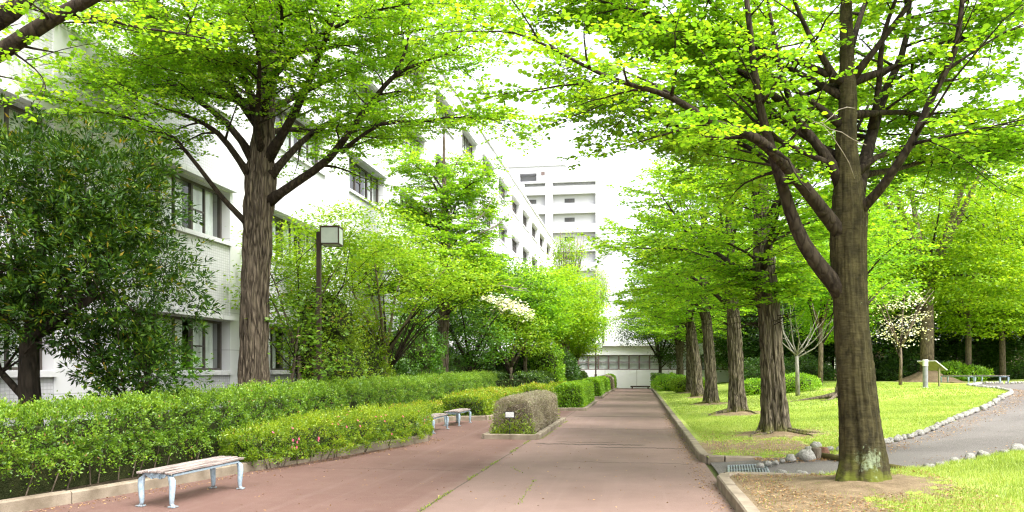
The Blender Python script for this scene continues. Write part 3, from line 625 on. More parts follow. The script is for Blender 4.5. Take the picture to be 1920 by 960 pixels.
# overhanging katsura outside the frame on the left, one limb reaching in
x0, y0 = -9.3, 7.7
root = thing('katsura_tree', 'thick dark limbs reaching in at the top left corner', 'tree', (x0, y0, .06), 0, GL); sk = Skel(14)
bigtrunk(sk, [(x0,y0,.05),(x0,y0,2.0),(x0+.1,y0,3.6),(x0+.2,y0,5),(x0+.3,y0,8)], [.36,.32,.31,.2,.1], 4, 32, .1, .3, .4, 5, .04)
P0 = dict(PK); P0.update(ls=.062, sp=.42, tsp=.14, bl=1.2, tl=.45)
def L0(px, r0, r1, **k): return limb(px, r0, r1, P0, sk_=sk, **k)
L0([(-330,330,9.0),(-200,210,8.9),(-90,150,8.8),(0,98,8.7),(55,60,8.6),(105,30,8.6),(165,2,8.5),(240,-40,8.5)], .12, .06, t0=.4)
L0([(-300,200,9.0),(-150,100,8.9),(-40,55,8.8),(25,22,8.8),(60,-20,8.8)], .13, .09, t0=.5)
L0([(118,30,8.6),(180,32,8.6),(250,50,8.5),(320,58,8.5),(385,72,8.4)], .028, .008, t0=.15)
L0([(20,95,8.7),(70,130,8.6),(90,160,8.6),(75,190,8.5)], .012, .004, t0=.2)
sk.finish(root, P0, [M['bark_left'], M['bark_limb'], M['twig'], M['twig_pale']], M['katsura'], origin=(x0, y0, .06))

# ------------------------------------------------------------------ clump-built crowns (shrubs, maples, far trees)
def clumps(c, R, n, per, cr, cflat, ls, seed, ratio=.4, shell=.35, tuft=False, nj=.5, hole=.0, low=-1.0, lumps=0):
    r = np.random.default_rng(seed); c = np.array(c, float); R = np.array(R, float)
    q = unit(r.normal(0, 1, (n*2, 3))); q = q[q[:,2] > low][:n]; rad = r.uniform(shell, 1, len(q))**.6
    if lumps:
        lum = np.array([mn.noise(Vector((a*1.7+seed, b*1.7, d*1.7))) for a, b, d in q]); rad = rad*(1+lumps*lum)
    p = c+q*rad[:,None]*R
    cc = np.repeat(p, per, 0); out = np.repeat(q, per, 0); nn = len(cc)
    br = np.repeat(r.normal(0, 1, len(q)), per)
    off = r.normal(0, 1, (nn,3))*cr; off[:,2] *= cflat
    if tuft:
        D = unit(off)+out*.6+np.array([0,0,.25]); P = cc+off*.35
    else: D = r.normal(0, 1, (nn,3)); D[:,2] *= .35; P = cc+off
    NN = np.array([0,0,1.])+r.normal(0, nj, (nn,3))+out*.25
    S = ls*r.uniform(.65, 1.25, nn); V, Fq = leaves(P, D, NN, S, ratio, 4)
    var = np.clip(.45+.13*br+r.normal(0, .18, nn), 0, 1)
    return V, Fq, var, p
def multi(parts):
    V = []; Fq = []; va = []; b = 0
    for v, f, a in parts: V.append(v); Fq.append(f+b); va.append(a); b += len(v)
    return np.concatenate(V), np.concatenate(Fq), np.concatenate(va)
def clump_tree(name, label, loc, trunks, ells, mat, bark='bark_dark', group=None, cat='tree', seed=0, kw=None, kid='crown', arms=14, extra=None, tw=1):
    """trunks: list of (points, radii) relative; ells: list of (centre, radii, n)"""
    root = thing(name, label, cat, loc, 0, group); r = np.random.default_rng(seed); mb = MB()
    for pts, rad in trunks: mb.tube(pts, rad, 14, 0)
    parts = []; tips = []
    for i, (c, R, n) in enumerate(ells):
        v, f, a, p = clumps(c, R, n, seed=seed*13+i, **kw); parts.append((v, f, a)); tips.append(p)
    tips = np.concatenate(tips)
    for k in range(arms):
        pts, rad = trunks[k % len(trunks)]; j = r.integers(max(1, len(pts)//2), len(pts)); a = np.array(pts[j], float); b = tips[r.integers(len(tips))]
        mid = (a+b)/2+np.array([0,0,.12*np.linalg.norm(b-a)])+r.normal(0, .06*np.linalg.norm(b-a), 3); q1 = a*.6+mid*.4+r.normal(0,.05,3); r0 = rad[j]*.45
        mb.tube([a, q1, mid, b*.6+mid*.4+r.normal(0,.06,3), b], [r0, r0*.7, r0*.5, r0*.3, r0*.12], 5, tw)
    V, Fq, va = multi(parts); mk(kid, V, Fq, mat, root, var=va)
    mb.build('trunk', [M[bark], M['bark_limb'], M['twig_pale']], root, True)
    return root

# dark evergreen, far left in front of the building
clump_tree('evergreen_tree', 'dense dark-leaved evergreen tree in front of the building at the far left', (-9.3, 11.0, .06),
    [([(0,0,-.1),(.02,0,.7),(-.03,0,1.4),(-.02,0,2.0),(.05,.1,2.6),(.1,.1,3.3),(.0,.1,4.0)], [.19,.165,.15,.135,.10,.08,.04]), ([(0,0,2.0),(.5,-.1,2.3),(1.0,0,2.6),(1.3,.1,3.4)], [.07,.07,.05,.02]), ([(0,0,1.0),(-.6,.1,1.5),(-1.1,0,2.2)], [.06,.05,.03]), ([(.0,.1,.2),(.7,.2,.45),(1.5,.3,.9),(1.8,.3,1.4)], [.06,.05,.04,.02])],
    [((.05,0,3.6),(2.5,2.2,1.7),1150), ((1.1,.1,2.8),(1.65,1.6,1.3),620), ((-1.3,0,2.8),(1.6,1.5,1.2),420), ((1.5,.3,1.7),(1.0,1.0,.7),180), ((-.4,0,4.6),(1.5,1.4,.9),260), ((1.15,.1,4.2),(1.3,1.2,1.1),420)],
    M['evergreen'], 'bark_dark', seed=3, kw=dict(per=22, cr=.12, cflat=.8, ls=.098, ratio=.32, shell=.25, tuft=True, lumps=.35), arms=60)
# low drooping branches with fresh leaves beside it
clump_tree('maple_shrub', 'mid green broad-leaved shrub drooping over the hedge below the ground floor window', (-9.1, 13.0, .06),
    [([(0,0,0),(.1,0,.6),(.3,.1,1.2),(.6,.1,1.9)], [.05,.045,.035,.015])], [((.3,.1,1.4),(1.0,1.0,.7),120), ((.7,.2,.8),(.6,.6,.4),40)],
    M['glossy'], 'bark_dark', seed=7, cat='shrub', kw=dict(per=12, cr=.16, cflat=.45, ls=.12, ratio=.6, shell=.2, tuft=False), arms=30, kid='foliage')

def recol(root, mat):
    for ch in root.children:
        if ch.name.startswith('crown'): ch.material_slots[0].link = 'OBJECT'; ch.material_slots[0].material = M[mat]
def pbase(u, F): p = at(u, 694, F); return (p[0], p[1], .06)
DW = dict(per=22, cr=.30, cflat=.16, ls=.11, ratio=.62, shell=.3, nj=.35)
def vase(h, s, r0, n, seed):
    r = np.random.default_rng(seed); T = [([(0,0,-.1),(.03,0,h*.25),(.0,.02,h*.4)], [r0, r0*.85, r0*.75])]
    for i in range(n):
        a = i*6.28/n+r.uniform(-.4,.4); T.append(([(0,.02,h*.36),(.3*s*math.cos(a),.3*s*math.sin(a),h*.55),(.6*s*math.cos(a),.6*s*math.sin(a),h*.75),(s*math.cos(a),s*math.sin(a),h*.92)], [r0*.6, r0*.45, r0*.28, r0*.08]))
    return T
clump_tree('dogwood_tree', 'airy yellow-green dogwood with layered sprays, directly right of the near lamp post', pbase(722, 27.5), vase(5.6, 2.3, .12, 5, 1),
    [((.0,0,4.5),(3.4,2.6,1.6),420), ((-2.2,0,5.0),(2.2,1.6,.9),150), ((2.3,0,4.6),(1.8,1.8,.7),130), ((.2,0,5.7),(2.0,1.6,.8),110)], M['dogwood'], 'bark_tan', seed=21, group='dogwood trees on the left', kw=DW, arms=70)
clump_tree('dogwood_tree', 'young yellow-green dogwood behind the big left trunk and the lamp lantern', pbase(560, 24), vase(5.4, 1.6, .08, 4, 2),
    [((.3,0,5.0),(2.2,1.6,1.0),200), ((1.8,.5,5.9),(2.2,1.5,.8),170), ((-.6,0,4.0),(1.6,1.3,.9),110)], M['dogwood'], 'bark_tan', seed=22, group='dogwood trees on the left', kw=DW, arms=40)
clump_tree('maple_sapling', 'thin leaning sapling with reddish and green leaves between the big trunk and lamp post', pbase(536, 18.6), [([(0,0,0),(.08,0,.9),(.2,.05,1.8),(.3,.05,2.6)], [.055,.045,.035,.015]), ([(.5,0,0),(.9,0,.5),(1.3,0,.9)], [.02,.015,.008])],
    [((.45,0,2.7),(1.1,.9,.9),90), ((.9,.1,1.6),(.8,.7,.5),34)], M['hedge'], 'bark_tan', seed=23, kw=dict(per=14, cr=.18, cflat=.4, ls=.11, ratio=.65, shell=.1), arms=26)
# round evergreen bushes in front of the building
def bush(name, label, loc, ells, mat, seed, ls=.07, dens=420, group=None, cat='bush', core='core', ratio=.45, depth=.16, stems=True, nj=.7, lump=.16, floor=.02):
    root = thing(name, label, cat, loc, 0, group); r = np.random.default_rng(seed); parts = []; mb = MB()
    for i, (c, R) in enumerate(ells):
        c = np.array(c, float); R = np.array(R, float); area = 4*math.pi*((R[0]*R[1])**1.6/3+(R[0]*R[2])**1.6/3+(R[1]*R[2])**1.6/3)**(1/1.6); n = int(area*dens)
        q = unit(r.normal(0, 1, (n, 3)))
        lum = np.array([mn.noise(Vector((a*2.2*R[0]+seed, b*2.2*R[1], d*2.2*R[2]))) for a, b, d in q])
        rad = 1+lump*lum-np.abs(r.normal(0, depth, n))/R.mean()+.02
        P = c+q*rad[:,None]*R
        ok = P[:,2] > floor
        for j, (c2, R2) in enumerate(ells):
            if j != i: ok &= (((P-np.array(c2))/np.array(R2))**2).sum(1) > .72
        P, q2, lum = P[ok], q[ok], lum[ok]; nn = len(P)
        D = q2*.7+r.normal(0, .6, (nn,3))+np.array([0,0,.3]); NN = q2+r.normal(0, nj, (nn,3))
        V, Fq = leaves(P, D, NN, ls*r.uniform(.6, 1.25, nn), ratio); parts.append((V, Fq, np.clip(.45+.3*lum+r.normal(0, .2, nn), 0, 1)))
        # inner twig mass
        rings = []
        for a in np.linspace(-.5*math.pi+.15, .5*math.pi-.15, 9):
            rings.append([tuple(np.maximum(c+np.array([math.cos(a)*math.cos(b), math.cos(a)*math.sin(b), math.sin(a)])*R*(.66+.08*math.sin(b*5+a*4)), [-99,-99,.0])) for b in np.linspace(0, 6.283, 17)[:-1]])
        mb.loft(rings, 0)
    V, Fq, va = multi(parts); mk('foliage', V, Fq, mat, root, var=va)
    if stems:
        for k in range(4):
            a = k*1.6; mb.tube([(.12*math.cos(a),.12*math.sin(a),-.1),(.25*math.cos(a),.25*math.sin(a),ells[0][0][2]*.7)], [.05,.04], 6, 1)
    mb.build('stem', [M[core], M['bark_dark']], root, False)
    return root
GB = 'evergreen bushes in front of the building'
bush('evergreen_bush', 'tall loose evergreen bush behind the near lamp post', pbase(612, 24.5), [((0,0,3.0),(1.2,1.1,1.2)), ((.5,0,1.5),(.9,.9,1.1)), ((-.6,.2,1.6),(.7,.8,1.1))], M['azalea'], 31, .085, 480, GB, lump=.65, depth=.32)
bush('evergreen_bush', 'rounded bush with yellow-green tips left of the dogwood trunk', pbase(668, 27), [((0,0,1.9),(1.1,1.0,1.6)), ((.6,0,1.0),(.8,.8,.9))], M['azalea'], 32, .09, 420, GB, lump=.35, depth=.22)
bush('evergreen_bush', 'glossy deep green clipped bush left of the straight second katsura', pbase(772, 33), [((0,0,2.3),(1.35,1.2,1.5)), ((.2,0,1.1),(1.2,1.1,1.0)), ((.2,.0,3.4),(.9,.9,.9))], M['glossy'], 33, .12, 330, GB, lump=.45, depth=.25)
bush('evergreen_bush', 'low dark bush behind the glossy one, beside the building', pbase(706, 31), [((0,0,1.1),(1.5,1.2,1.1))], M['dark'], 34, .12, 300, GB, lump=.4, depth=.2)

clump_tree('dogwood_tree', 'dark green dogwood with a few white bracts right of the straight katsura trunk', pbase(880, 38), vase(4.9, 1.9, .13, 5, 3),
    [((0,0,3.3),(2.2,1.9,1.5),210), ((.8,0,2.4),(1.5,1.4,.9),70)], M['glossy'], 'bark_dark', seed=24, group='dogwood trees on the left', kw=dict(per=18, cr=.28, cflat=.4, ls=.14, ratio=.6, shell=.25), arms=40)
o = clump_tree('flowering_dogwood', 'dogwood topped with a snowy cap of white blossom above the left hedge', pbase(958, 44), vase(4.6, 1.7, .12, 5, 4),
    [((0,0,4.0),(2.3,2.0,.9),170), ((1.2,0,3.1),(1.5,1.4,.8),80)], M['dogwood'], 'bark_tan', seed=25, kw=dict(per=18, cr=.30, cflat=.3, ls=.14, ratio=.6, shell=.3), arms=30)
r_ = np.random.default_rng(5); nf = 1500; th = r_.uniform(0, 6.28, nf); rr = np.sqrt(r_.uniform(0, 1, nf)); X_ = -.2+rr*np.cos(th)*1.55; Y_ = -.5+rr*np.sin(th)*1.6
Pf = np.c_[X_, Y_, 5.2-.42*rr**2-.28*(X_)+np.round(r_.normal(0, 1.0, nf))*.16+.22*np.sin(X_*5)*np.cos(Y_*4)+r_.normal(0, .03, nf)]; Pf = Pf[r_.random(nf) < .35+.65*(np.sin(X_*7+1)*np.sin(Y_*6) > -.2)]; nf = len(Pf); V, Fq = leaves(Pf, r_.normal(0, 1, (nf,3))*[1,1,.3], np.array([0,-.3,1.])+r_.normal(0,.3,(nf,3)), np.full(nf,.17), .8)
mk('blossom', V, Fq, M['white_flower'], o, var=r_.uniform(0,1,nf))

FT = dict(per=26, cr=.40, cflat=.22, ls=.17, ratio=.7, shell=.3, nj=.4)
GF = 'yellow-green trees far along the left'
f1 = clump_tree('maple_tree', 'wide yellow-green tree leaning over the far hedge, left of the path end', pbase(1020, 52), vase(7.6, 2.6, .17, 6, 5),
    [((0,0,6.2),(3.9,3.0,2.6),520), ((1.6,0,4.6),(2.6,2.2,1.4),200), ((-1.6,0,4.8),(2.6,2.0,1.4),180)], M['yellow'], 'bark_tan', seed=26, group=GF, kw=FT, arms=40)
for (u, F, sc, rz, lb) in ((1055,60,1.05,1.0,'yellow-green tree nearest the low building windows on the left'), (985,47,.88,2.4,'bright tree behind the white-blossomed dogwood'), (925,46,.95,4.0,'bright tree between the two left dogwoods and the building'), (1078,66,.75,5.1,'small bright tree over the end of the left hedge')):
    c = copy_tree(f1); c.location = pbase(u, F); c.scale = (sc,)*3; c.rotation_euler = (0,0,rz); c['label'] = lb
    recol(c, {1055:'katsura_far', 985:'katsura', 925:'glossy', 1078:'yellow'}[u])
# upright pollarded trees with bare shoots
def upright(name, label, u, F, h, seed, mat='yellow', bark='bark_tan', base=None):
    r = np.random.default_rng(seed); T = [([(0,0,0),(.05,0,h*.3),(0,0,h*.5)], [.2,.17,.15])]
    for i in range(16):
        a = i*2.4; s_ = r.uniform(.3, 1.1); T.append(([(0,0,h*.48),(s_*.5*math.cos(a),s_*.5*math.sin(a),h*.62),(s_*math.cos(a),s_*math.sin(a),h*.8),(s_*1.25*math.cos(a),s_*1.25*math.sin(a),h*r.uniform(.88,1.0))], [.06,.05,.035,.012]))
    return clump_tree(name, label, base or pbase(u, F), T, [((0,0,h*.82),(1.3,1.2,h*.17),120), ((.3,0,h*.62),(1.7,1.5,h*.12),70)], M[mat], bark, seed=seed, group='upright pollarded trees', kw=dict(per=24, cr=.26, cflat=.9, ls=.17, ratio=.6, shell=.2), arms=16, tw=2)
upright('pollarded_tree', 'upright tree with bare pale shoots standing before the left building end', 1063, 62, 12.4, 41)
upright('pollarded_tree', 'shorter upright tree with bare shoots in front of the tower base', 0, 0, 12.6, 42, base=(-4.4, 86, .06))
# understorey in shade, left
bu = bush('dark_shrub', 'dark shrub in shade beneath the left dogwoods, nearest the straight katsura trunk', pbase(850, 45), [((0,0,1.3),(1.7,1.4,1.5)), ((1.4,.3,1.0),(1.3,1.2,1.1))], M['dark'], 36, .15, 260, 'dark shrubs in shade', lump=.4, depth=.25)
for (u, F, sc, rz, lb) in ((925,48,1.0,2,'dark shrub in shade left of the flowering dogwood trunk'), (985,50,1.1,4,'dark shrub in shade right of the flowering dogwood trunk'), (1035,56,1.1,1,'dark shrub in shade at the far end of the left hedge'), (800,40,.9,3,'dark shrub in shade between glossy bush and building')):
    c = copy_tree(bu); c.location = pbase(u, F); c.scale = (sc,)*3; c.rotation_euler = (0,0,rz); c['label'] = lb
bush('evergreen_bush', 'tall rounded green bush beside the yellow-green tree at the hedge end', pbase(1022, 49), [((0,0,1.9),(1.1,1.0,1.5)), ((0,0,1.0),(1.2,1.1,1.0))], M['clipped'], 37, .13, 330, GB, lump=.3, depth=.2)

# ------------------------------------------------------------------ hedges
def hedge(name, label, line, w, h, mat, seed, ls=.045, dens=1500, core='core', group=None, cat='hedge', wild=.05, rnd_=.18, z0=.07, hvar=.04, ratio=.5, lump=.10, flowers=0, hole=.0, shoots=0, taper=None, nj=.75, flip=False):
    root = thing(name, label, cat, (line[0][0], line[0][1], z0), 0, group); r = np.random.default_rng(seed)
    L = np.array(line, float)-np.array(line[0]); seg = np.linalg.norm(np.diff(L, axis=0), axis=1); cs = np.r_[0, np.cumsum(seg)]; T = cs[-1]
    W = np.array(w if isinstance(w, (list, tuple)) else [w]*len(L), float); H = np.array(h if isinstance(h, (list, tuple)) else [h]*len(L), float)
    def frame(t):
        i = np.clip(np.searchsorted(cs, t, side='right')-1, 0, len(seg)-1); f = ((t-cs[i])/seg[i]); c = L[i]*(1-f[:,None])+L[i+1]*f[:,None]
        d = (L[i+1]-L[i])/seg[i][:,None]; nrm = np.c_[d[:,1], -d[:,0]]; return c, d, nrm, W[i]*(1-f)+W[i+1]*f, H[i]*(1-f)+H[i+1]*f
    def surf(t, s, e=None):
        """s in 0..1 round the section; superellipse outline"""
        c, d, nrm, ww, hh = frame(t); a = s*math.pi; p = rnd_
        ct = np.cos(a); st = np.sin(a); cx = np.sign(ct)*np.abs(ct)**p; sz = np.abs(st)**p
        m = np.maximum(np.abs(ct), np.abs(st)); bx_ = ct/m; bz_ = st/m; k = .55
        xx = (cx*k+bx_*(1-k)); zz = (sz*k+bz_*(1-k)); 
        # rounding of corners
        rr = 1-.10*(np.abs(xx)*np.abs(zz))**2; xx = xx*rr; zz = zz*rr
        P = np.c_[c+nrm*(xx*ww/2)[:,None], zz*hh]; Nn = np.c_[nrm*(np.sign(xx)*np.abs(xx)**5)[:,None], np.abs(zz)**5]; return P, unit(Nn+1e-6)
    per = (2*H.mean()+W.mean()); n = int(T*per*dens)
    t = r.uniform(0, T, n)
    # section position weighted by outline
    hw = H.mean()/per; q = r.random(n); aL = math.atan2(H.mean(), W.mean()/2)/math.pi
    s = np.where(q < hw, q/hw*aL, np.where(q > 1-hw, 1-(1-q)/hw*aL, aL+(q-hw)/(1-2*hw)*(1-2*aL)))
    kx = n//5; t = np.r_[t, r.uniform(0, T, kx)]; s = np.r_[s, np.where(r.random(kx) < .5, r.uniform(0, .10, kx), r.uniform(.90, 1, kx))]
    P, Nn = surf(t, s)
    nc = int(W.mean()*H.mean()*dens*1.1)       # end caps
    for e in (0, 1):
        tt = np.full(nc, T*e*.9999); c, d, nrm, ww, hh = frame(tt); xx = r.uniform(-.5, .5, nc); zz = r.uniform(0, 1, nc)
        lim = 1-.12*np.abs(xx*2)**4; Pc = np.c_[c+nrm*(xx*ww)[:,None]+d*((2*e-1)*.0), zz*hh*lim]; Ncap = np.c_[d*(2*e-1), np.full(nc, .1)]
        P = np.r_[P, Pc]; Nn = np.r_[Nn, Ncap]
    nn = len(P); lum = np.array([mn.noise(Vector((a*1.6+seed, b*1.6, c*1.8)))*.65+mn.noise(Vector((a*5+seed, b*5, c*5)))*.35 for a, b, c in P])
    clum = np.array([mn.noise(Vector((a*8+seed, b*8, c*9))) for a, b, c in P]); dep = -np.abs(r.normal(0, .05, nn))+lump*lum*2+lump*.9*clum+.02
    if hole:
        keepm = ~((clum < -.10) & (r.random(nn) < hole)) & ~((lum+.5*clum < -.20) & (P[:,2] < .85*H.max()) & (r.random(nn) < hole+.25)); P, Nn, lum, dep, clum = P[keepm], Nn[keepm], lum[keepm], dep[keepm], clum[keepm]; nn = len(P)
    P = P+Nn*dep[:,None]; P[:,2] = np.maximum(P[:,2], .01)
    up = Nn[:,2] > .6; P[up,2] += np.abs(r.normal(0, wild, up.sum()))*(r.random(up.sum()) < .35)
    D = Nn*.6+r.normal(0, .6, (nn,3))+np.array([0,0,.35]); NN = Nn+r.normal(0, nj, (nn,3))
    V, Fq = leaves(P, D, NN, ls*r.uniform(.55, 1.3, nn), ratio)
    var = np.clip(.36+.42*lum+.32*clum+.18*up+r.normal(0, .2, nn), 0, .93); var = np.where(r.random(nn) < .012, 1.0, var); parts = [(V, Fq, var)]  # leaf colour darker in hollows to paint shading; tops yellower as new growth
    if shoots:    # unclipped shoots standing out of the top and sides
        k = shoots; t = r.uniform(0, T, k); s = r.uniform(.12, .88, k); P0_, N0 = surf(t, s); d = unit(N0*.5+np.array([0,0,1.])+r.normal(0, .25, (k,3))); l = r.uniform(.06, .22, k); m_ = 9
        kk = (np.arange(m_)+.5)/m_; PP = (P0_[:,None]+d[:,None]*(l[:,None]*kk)[...,None]).reshape(-1,3); DD = (d[:,None]*.6+r.normal(0, .7, (k,m_,3))).reshape(-1,3)
        V, Fq = leaves(PP, DD, unit(r.normal(0,.6,(k*m_,3))+np.array([0,0,1.])), ls*r.uniform(.6,1.1,k*m_), ratio); parts.append((V, Fq, np.clip(r.normal(.68,.14,k*m_),0,.93)))
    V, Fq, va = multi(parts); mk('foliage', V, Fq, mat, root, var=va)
    if flowers:
        t = r.uniform(T*.05, T*.95, flowers); sd = 1.0 if not flip else 0.0
        s = np.where(r.random(flowers) < .7, r.uniform(.06, .32, flowers), r.uniform(.35, .7, flowers)); s = 1-s if flip else s
        P_, N_ = surf(t, s); P_ = P_+N_*.05; PP = np.repeat(P_, 5, 0); a = np.tile(np.arange(5)*1.2566, flowers); n5 = np.repeat(N_, 5, 0)
        t1 = unit(np.cross(n5, [.2,.3,1.])); t2 = np.cross(n5, t1); DD = t1*np.cos(a)[:,None]+t2*np.sin(a)[:,None]+n5*.35
        V, Fq = leaves(PP, DD, n5, np.full(len(PP), .032), .8); V = V.reshape(flowers, -1, 3); vv = len(V[0])
        for q in range(flowers): mk('flower', V[q], np.arange(vv).reshape(5, -1), M['pink_flower'], root, var=r.uniform(0,1,5))
    # inner twigs
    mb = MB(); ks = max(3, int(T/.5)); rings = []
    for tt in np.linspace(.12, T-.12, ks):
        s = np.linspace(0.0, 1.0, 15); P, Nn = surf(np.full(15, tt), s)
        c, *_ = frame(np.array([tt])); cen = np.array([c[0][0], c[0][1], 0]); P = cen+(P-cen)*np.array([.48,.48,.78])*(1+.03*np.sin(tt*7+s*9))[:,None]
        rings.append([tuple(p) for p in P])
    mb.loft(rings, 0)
    for k in range(int(T/.12)):
        tt = r.uniform(.1, T-.1); c, d, nrm, ww, hh = frame(np.array([tt])); sd = r.choice([-1,1]); x = r.uniform(.32, .47)*sd*ww[0]
        b = np.array([c[0][0]+nrm[0][0]*x*.7, c[0][1]+nrm[0][1]*x*.7, -.08]); e = np.array([c[0][0]+nrm[0][0]*x, c[0][1]+nrm[0][1]*x, hh[0]*r.uniform(.4,.8)])+np.r_[d[0]*r.normal(0,.12), 0]
        mb.tube([b, (b+e)/2+r.normal(0,.03,3), e], [.012,.009,.005], 4, 1)
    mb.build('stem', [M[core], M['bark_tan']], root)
    return root
hedge('hedge', 'tall loose unclipped green hedge running behind the near bench', [(-8.1,5.6),(-7.75,8),(-7.35,11.0),(-7.2,14),(-7.2,20),(-7.2,28),(-7.2,37.5)], [1.2,1.15,1.1,1.1,1.1,1.1,1.1], [1.0,1.03,1.10,1.15,1.2,1.28,1.34], M['hedge'], 51, .040, 3600, wild=.05, lump=.12, hole=.6, shoots=900)
hedge('hedge', 'far left hedge, darker end face turned to the benches', [(-6.9,42),(-6.9,42.01),(-6.3,52),(-5.5,62),(-5.2,69)], [3.6,3.6,2.6,1.8,1.6], [1.32,1.32,1.36,1.38,1.38], M['hedge_dark'], 52, .10, 420, wild=.06, lump=.12, shoots=260)
hedge('azalea_hedge', 'low azalea hedge with pink flowers right behind the end of the near bench', [(-6.28,11.7),(-5.98,13.0),(-5.65,15),(-5.4,16.6),(-5.4,18.0)], [.6,1.05,1.3,1.35,1.3], [.52,.60,.64,.64,.62], M['azalea'], 53, .036, 3800, cat='azalea hedge', wild=.05, lump=.11, flowers=42, shoots=420, hole=.4, rnd_=.4)
hedge('azalea_hedge', 'low azalea hedge with orange tints behind the two far benches', [(-5.7,25.4),(-5.65,28),(-5.6,33.5)], [1.5,1.6,1.6], [.66,.72,.72], M['azalea_warm'], 54, .06, 1300, cat='azalea hedge', wild=.04, lump=.09, shoots=160, rnd_=.4)
hedge('azalea_hedge', 'narrow azalea strip between the tall hedge and the two benches', [(-6.42,19.6),(-6.42,24.6)], .55, .5, M['azalea_warm'], 55, .05, 1500, cat='azalea hedge', wild=.04, lump=.07, rnd_=.4)
hedge('azalea_hedge', 'far low azalea mound with orange tips beyond the grey hedge', [(-5.3,38),(-5.1,44),(-4.9,50)], 1.3, .72, M['azalea_warm'], 56, .09, 520, cat='azalea hedge', wild=.04, lump=.12, rnd_=.5)
# island beds in the path
def island(x0, x1, y0, y1, name='island_bed'):
    quad_sheet(name, [(x0,y0),(x1,y0),(x1,y1),(x0,y1)], .06, M['soil']); kerb('kerb_island', [(x0,y0),(x1,y0),(x1,y1),(x0,y1)], .14, .12, .8, True)
isl = [(-3.55,-2.33,18.2,24.9),(-3.45,-2.1,31.3,40.0),(-3.4,-2.1,45,52),(-3.3,-2.05,54.5,60),(-3.1,-1.95,61.5,65),(-3.0,-1.9,66,69.5)]
for q in isl: island(*q)
GI = 'clipped hedges in the path islands'
hedge('clipped_hedge', 'dry grey-brown clipped hedge in the nearest path island', [(-2.95,18.62),(-2.95,24.5)], .94, .88, M['dead'], 61, .045, 3000, core='core_dead', group=GI, wild=.01, lump=.02, rnd_=.5, ratio=.22, z0=.06, nj=1.2)
hedge('clipped_hedge', 'bright green clipped hedge in the second path island', [(-2.78,31.75),(-2.78,39.6)], 1.12, .98, M['clipped'], 62, .07, 1500, group=GI, wild=.015, lump=.02, rnd_=.5, z0=.06, nj=.6)
hedge('clipped_hedge', 'dark-fronted green clipped hedge in the third path island', [(-2.75,45.4),(-2.75,51.6)], 1.1, 1.0, M['clipped'], 63, .10, 700, group=GI, wild=.02, lump=.03, rnd_=.5, z0=.06)
hedge('clipped_hedge', 'small light green clipped hedge in the fourth path island', [(-2.68,54.9),(-2.68,59.6)], 1.05, 1.0, M['clipped'], 64, .11, 600, group=GI, wild=.02, lump=.03, rnd_=.5, z0=.06)
hedge('clipped_hedge', 'small brownish clipped hedge in the fifth path island', [(-2.52,61.8),(-2.52,64.7)], 1.0, 1.05, M['dead'], 65, .12, 600, core='core_dead', group=GI, wild=.02, lump=.03, rnd_=.5, z0=.06)
hedge('clipped_hedge', 'farthest small green clipped hedge before the low building', [(-2.45,66.3),(-2.45,69.2)], .95, 1.1, M['clipped'], 66, .12, 600, group=GI, wild=.02, lump=.03, rnd_=.5, z0=.06)
# green regrowth at the foot of the dry hedge
r_ = np.random.default_rng(8); k = 1500; P = np.c_[r_.uniform(-3.48,-2.4,k), np.where(r_.random(k) < .7, r_.uniform(18.35,18.6,k), r_.uniform(24.3,24.75,k)), .06+np.abs(r_.normal(0,.22,k))]
V, Fq = leaves(P, r_.normal(0,.6,(k,3))+[0,-.2,.6], r_.normal(0,1,(k,3)), r_.uniform(.04,.08,k), .4); tag(mk('regrowth_leaves', V, Fq, M['weed'], var=r_.uniform(0,1,k)), 'green regrowth round the foot of the dry grey hedge', 'weeds', kind='stuff')

# ------------------------------------------------------------------ right-hand bushes and far trees
def gz(x, y): return float(hgt(x, y))-.03
GRB = 'rounded bushes on the lawn'
def rb(u, F, ells, mat, seed, lb, ls=.10, dens=420):
    p = at(u, 694, F); return bush('round_bush', lb, (p[0], p[1], gz(p[0], p[1])), ells, mat, seed, ls, dens, GRB, stems=False, lump=.25, depth=.12)
rb(1490, 38, [((0,0,.42),(1.15,1.0,.52))], M['clipped'], 71, 'neat domed green bush behind the slim pale tree', .08, 700)
rb(1420, 40, [((0,0,.36),(1.1,1.0,.46))], M['clipped'], 72, 'domed bush seen between the second and third katsura trunks', .09, 600)
rb(1258, 56, [((0,0,.55),(1.3,1.2,.65)), ((1.2,-1.5,.5),(1.1,1.2,.6))], M['clipped'], 73, 'light green bush at the far kerb left of the leaning katsura', .11, 500)
rb(1290, 51, [((0,0,.45),(1.2,1.2,.55))], M['azalea'], 74, 'yellow-green bush between the far katsura trunks', .10, 500)
p = at(1232, 694, 62)
root = thing('planter_box', 'square grey concrete planter with clipped dark shrub at the path end', 'planter', (p[0], p[1], 0))
mb = MB(); mb.box(-.46,.46,-.46,.46,0,.78,0,.03); mb.box(-.5,.5,-.5,.5,.78,.86,0,.02); mb.build('box', M['planter'], root)
r_ = np.random.default_rng(81); k = 1500; P = np.c_[r_.uniform(-.48,.48,k), r_.uniform(-.48,.48,k), r_.uniform(.86,1.36,k)]; V, Fq = leaves(P, r_.normal(0,1,(k,3)), r_.normal(0,1,(k,3)), r_.uniform(.08,.13,k), .5); mk('foliage', V, Fq, M['hedge_dark'], root, var=r_.uniform(0,1,k))

